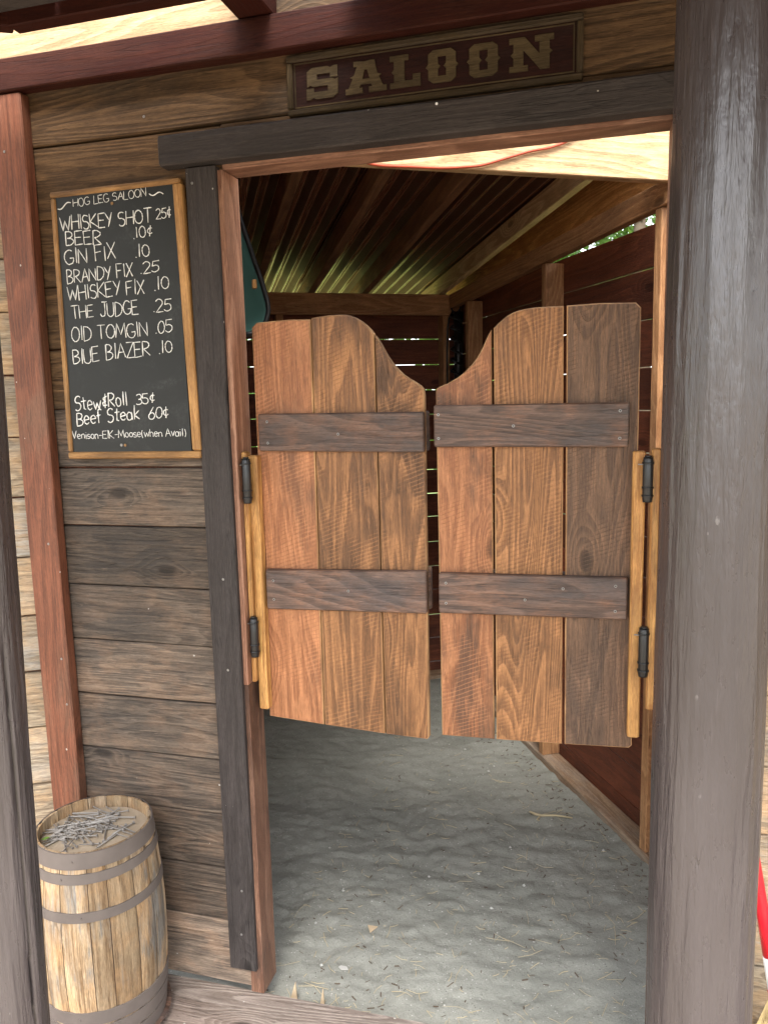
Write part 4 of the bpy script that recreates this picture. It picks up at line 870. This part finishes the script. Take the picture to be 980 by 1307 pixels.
chip('plastic_scrap', 'whitish crumpled scrap on the dirt just inside the threshold', 'scrap', [(x-.016, y+.003, z), (x-.004, y-.006, z), (x+.017, y-.004, z+.002), (x+.010, y+.006, z+.003), (x-.010, y+.008, z+.002)], M['pebble'], .002)
for (x, y, lb, s_) in ((-.79, .03, 'upright wooden splinter, larger of two, at the foot of the door jamb', 1.0), (-.705, .03, 'small wooden splinter against the boardwalk edge', .6)):
    z = dirt_h(x, y+.01)
    m = MB(); m.prism([(x-.014*s_, z-.01), (x+.014*s_, z-.01), (x+.009*s_, z+.055+.012*s_)], y, y+.006, .0008, True); tag(m.build('splinter', [M['chip'], M['chip']], loc=(x, y, z)), lb, 'splinter')
rl = random.Random(9)
m = MB()
for k in range(760):
    x, y = rl.uniform(-.95, .45), .03+1.9*rl.random()**1.6
    uu = x*U.x+y*U.y
    if uu > .60: continue
    if rl.random() < .45: x += (.45-x)*.5*rl.random()
    if x*U.x+y*U.y > .6: continue
    L = rl.uniform(.006, .04) if rl.random() < .85 else rl.uniform(.04, .09); a = rl.uniform(0, 6.28); b = rl.uniform(-.5, .5)
    d1 = Vector((math.cos(a), math.sin(a), 0)); d2 = Vector((math.cos(a+b), math.sin(a+b), 0))
    q0 = Vector((x, y, 0)); q1 = q0+d1*L*.5; q2 = q1+d2*L*.5
    m.tube([on(q.x, q.y, .0018) for q in (q0, q1, q2)], rl.uniform(.0005, .0011), 4, cap=False, smooth=False)
tag(m.build('straw_litter', M['dry_grass']), 'straw and dry grass bits scattered over the dirt floor', 'straw', kind='stuff')
m = MB()
for k in range(420):
    t = rl.random(); x, y = rl.uniform(-.9, .5), .03+1.5*rl.random()**1.4
    if rl.random() < .5: vv_ = rl.uniform(.2, 2.2); uu = .60-abs(rl.gauss(0, .07)); q = P2(uu, vv_, 0); x, y = q.x, q.y
    if x*U.x+y*U.y > .615 or y < .02: continue
    L = rl.uniform(.004, .022); a = rl.uniform(0, 6.28); d1 = Vector((math.cos(a), math.sin(a), 0)); q0 = Vector((x, y, 0)); q1 = q0+d1*L
    m.tube([on(q0.x, q0.y, .0015), on(q1.x, q1.y, .0015)], rl.uniform(.0006, .0022), 5, cap=True, smooth=False)
tag(m.build('bark_crumbs', M['bark']), 'dark bark crumbs and twig ends scattered along the sill and threshold', 'crumbs', kind='stuff')
m = MB()
for k in range(650):
    x, y = rl.uniform(-.95, .5), .02+2.2*rl.random()**1.5
    if x*U.x+y*U.y > .61: continue
    r = rl.uniform(.0008, .003) if rl.random() < .95 else rl.uniform(.003, .007); c = on(x, y, r*.3); b = len(m.v)
    for (i, j, k2) in ((1, 0, 0), (0, 1, 0), (-1, 0, 0), (0, -1, 0), (0, 0, .8), (0, 0, -.8)): m.v.append(c+Vector((i, j, k2))*r*rl.uniform(.7, 1.3))
    for i in range(4): j = (i+1) % 4; m.face((b+i, b+j, b+4)); m.face((b+j, b+i, b+5))
tag(m.build('pebbles', M['pebble']), 'tiny pale pebbles scattered over the dirt floor', 'pebbles', kind='stuff')

# ------------------------------------------------------------------ trees outside, seen through the gaps
def tree(label, u, v, h, cr, seed, group='trees outside the shed'):
    rt_ = random.Random(seed); base = P2(u, v, -.16)
    t = thing('tree', label, 'tree', base, group)
    m = MB(); m.tube([(0, 0, -.02), (.05, .02, h*.3), (-.03, .05, h*.6), (0, 0, h*.85)], [.13, .10, .07, .03], 10)
    for k in range(7):
        a = k*2.4+seed; z = h*(.25+.08*k); m.tube([(0, 0, z), (math.cos(a)*cr*.4, math.sin(a)*cr*.4, z+.3), (math.cos(a)*cr*.8, math.sin(a)*cr*.8, z+.45)], [.05, .03, .012], 6)
    tr_ = m.build('trunk', M['bark']); tr_.parent = t
    m = MB(); cl = []
    for k in range(60):
        a = rt_.uniform(0, 6.28); zq = rt_.uniform(.32, 1.0); rr_ = cr*math.sqrt(rt_.random())*math.sin(math.pi*min(.97, .18+.78*zq))**.6; cl.append((Vector((math.cos(a)*rr_, math.sin(a)*rr_, h*zq)), rt_.uniform(.22, .5), rt_.random()))
    for (c, cs, tn) in cl:
        for q in range(95):
            p_ = c+Vector((rt_.gauss(0, 1), rt_.gauss(0, 1), rt_.gauss(0, .8)))*cs*.55; s_ = rt_.uniform(.045, .085)
            a1 = Vector((rt_.gauss(0, 1), rt_.gauss(0, 1), rt_.gauss(0, .6))).normalized(); b1 = a1.orthogonal().normalized(); b1 = (Matrix.Rotation(rt_.uniform(0, 6.28), 3, a1) @ b1)
            i = len(m.v); m.v += [p_-a1*s_, p_+b1*s_*.45, p_+a1*s_, p_-b1*s_*.45]; m.face((i, i+1, i+2, i+3), None, 0, (max(0, min(1, tn+rt_.uniform(-.3, .3))), 0, 0))
    cr_ = m.build('crown', M['leaf']); cr_.parent = t
    return t

tree('leafy tree standing behind the middle of the back wall', .2, 6.6, 4.4, 1.9, 1)
tree('leafy tree behind the back wall, nearest the hanging scoop', -2.6, 7.2, 4.8, 2.0, 2)
tree('leafy tree off the far corner of the shed', 3.2, 7.4, 4.8, 2.0, 3)
tree('leafy tree outside the sill wall, at its far end', 4.0, 6.0, 5.6, 2.0, 4)
tree('leafy tree beyond the far corner, second row', 6.4, 8.6, 6.6, 2.4, 5)
tree('leafy tree beyond the far corner, third row', 5.4, 11.5, 7.0, 2.5, 6)
tree('leafy tree beyond the others, straight behind the shed', -.6, 10.0, 7.5, 2.8, 11)
tree('leafy tree beyond the others, off the sill wall', 8.2, 3.8, 9.5, 3.0, 12)
tree('leafy tree beyond the others, off the doorway end', 8.0, 1.0, 9.5, 3.0, 13)
tree('leafy tree farthest behind the shed', 6.5, 8.5, 6.0, 2.4, 8)
# added tree row, unseen behind the viewer: it shuts off the low sky
for k, (x, y, h_, c_) in enumerate(((-7.5, -8, 6, 2.4), (-5.2, -9, 6.6, 2.6), (6.0, -9, 6.2, 2.6), (8.5, -7.5, 6.4, 2.6))):
    q = Vector((x, y, 0)); tree('added tree number %d of the row shutting off the low sky' % (k+1) if False else ('added unseen tree shutting off the low sky across the yard, %s' % ('beyond the slim post', 'next to the slim post side', 'next to the broom side', 'beyond the broom')[k]), q.dot(U), q.dot(V), h_, c_, 20+k, 'added trees shutting off the low sky')
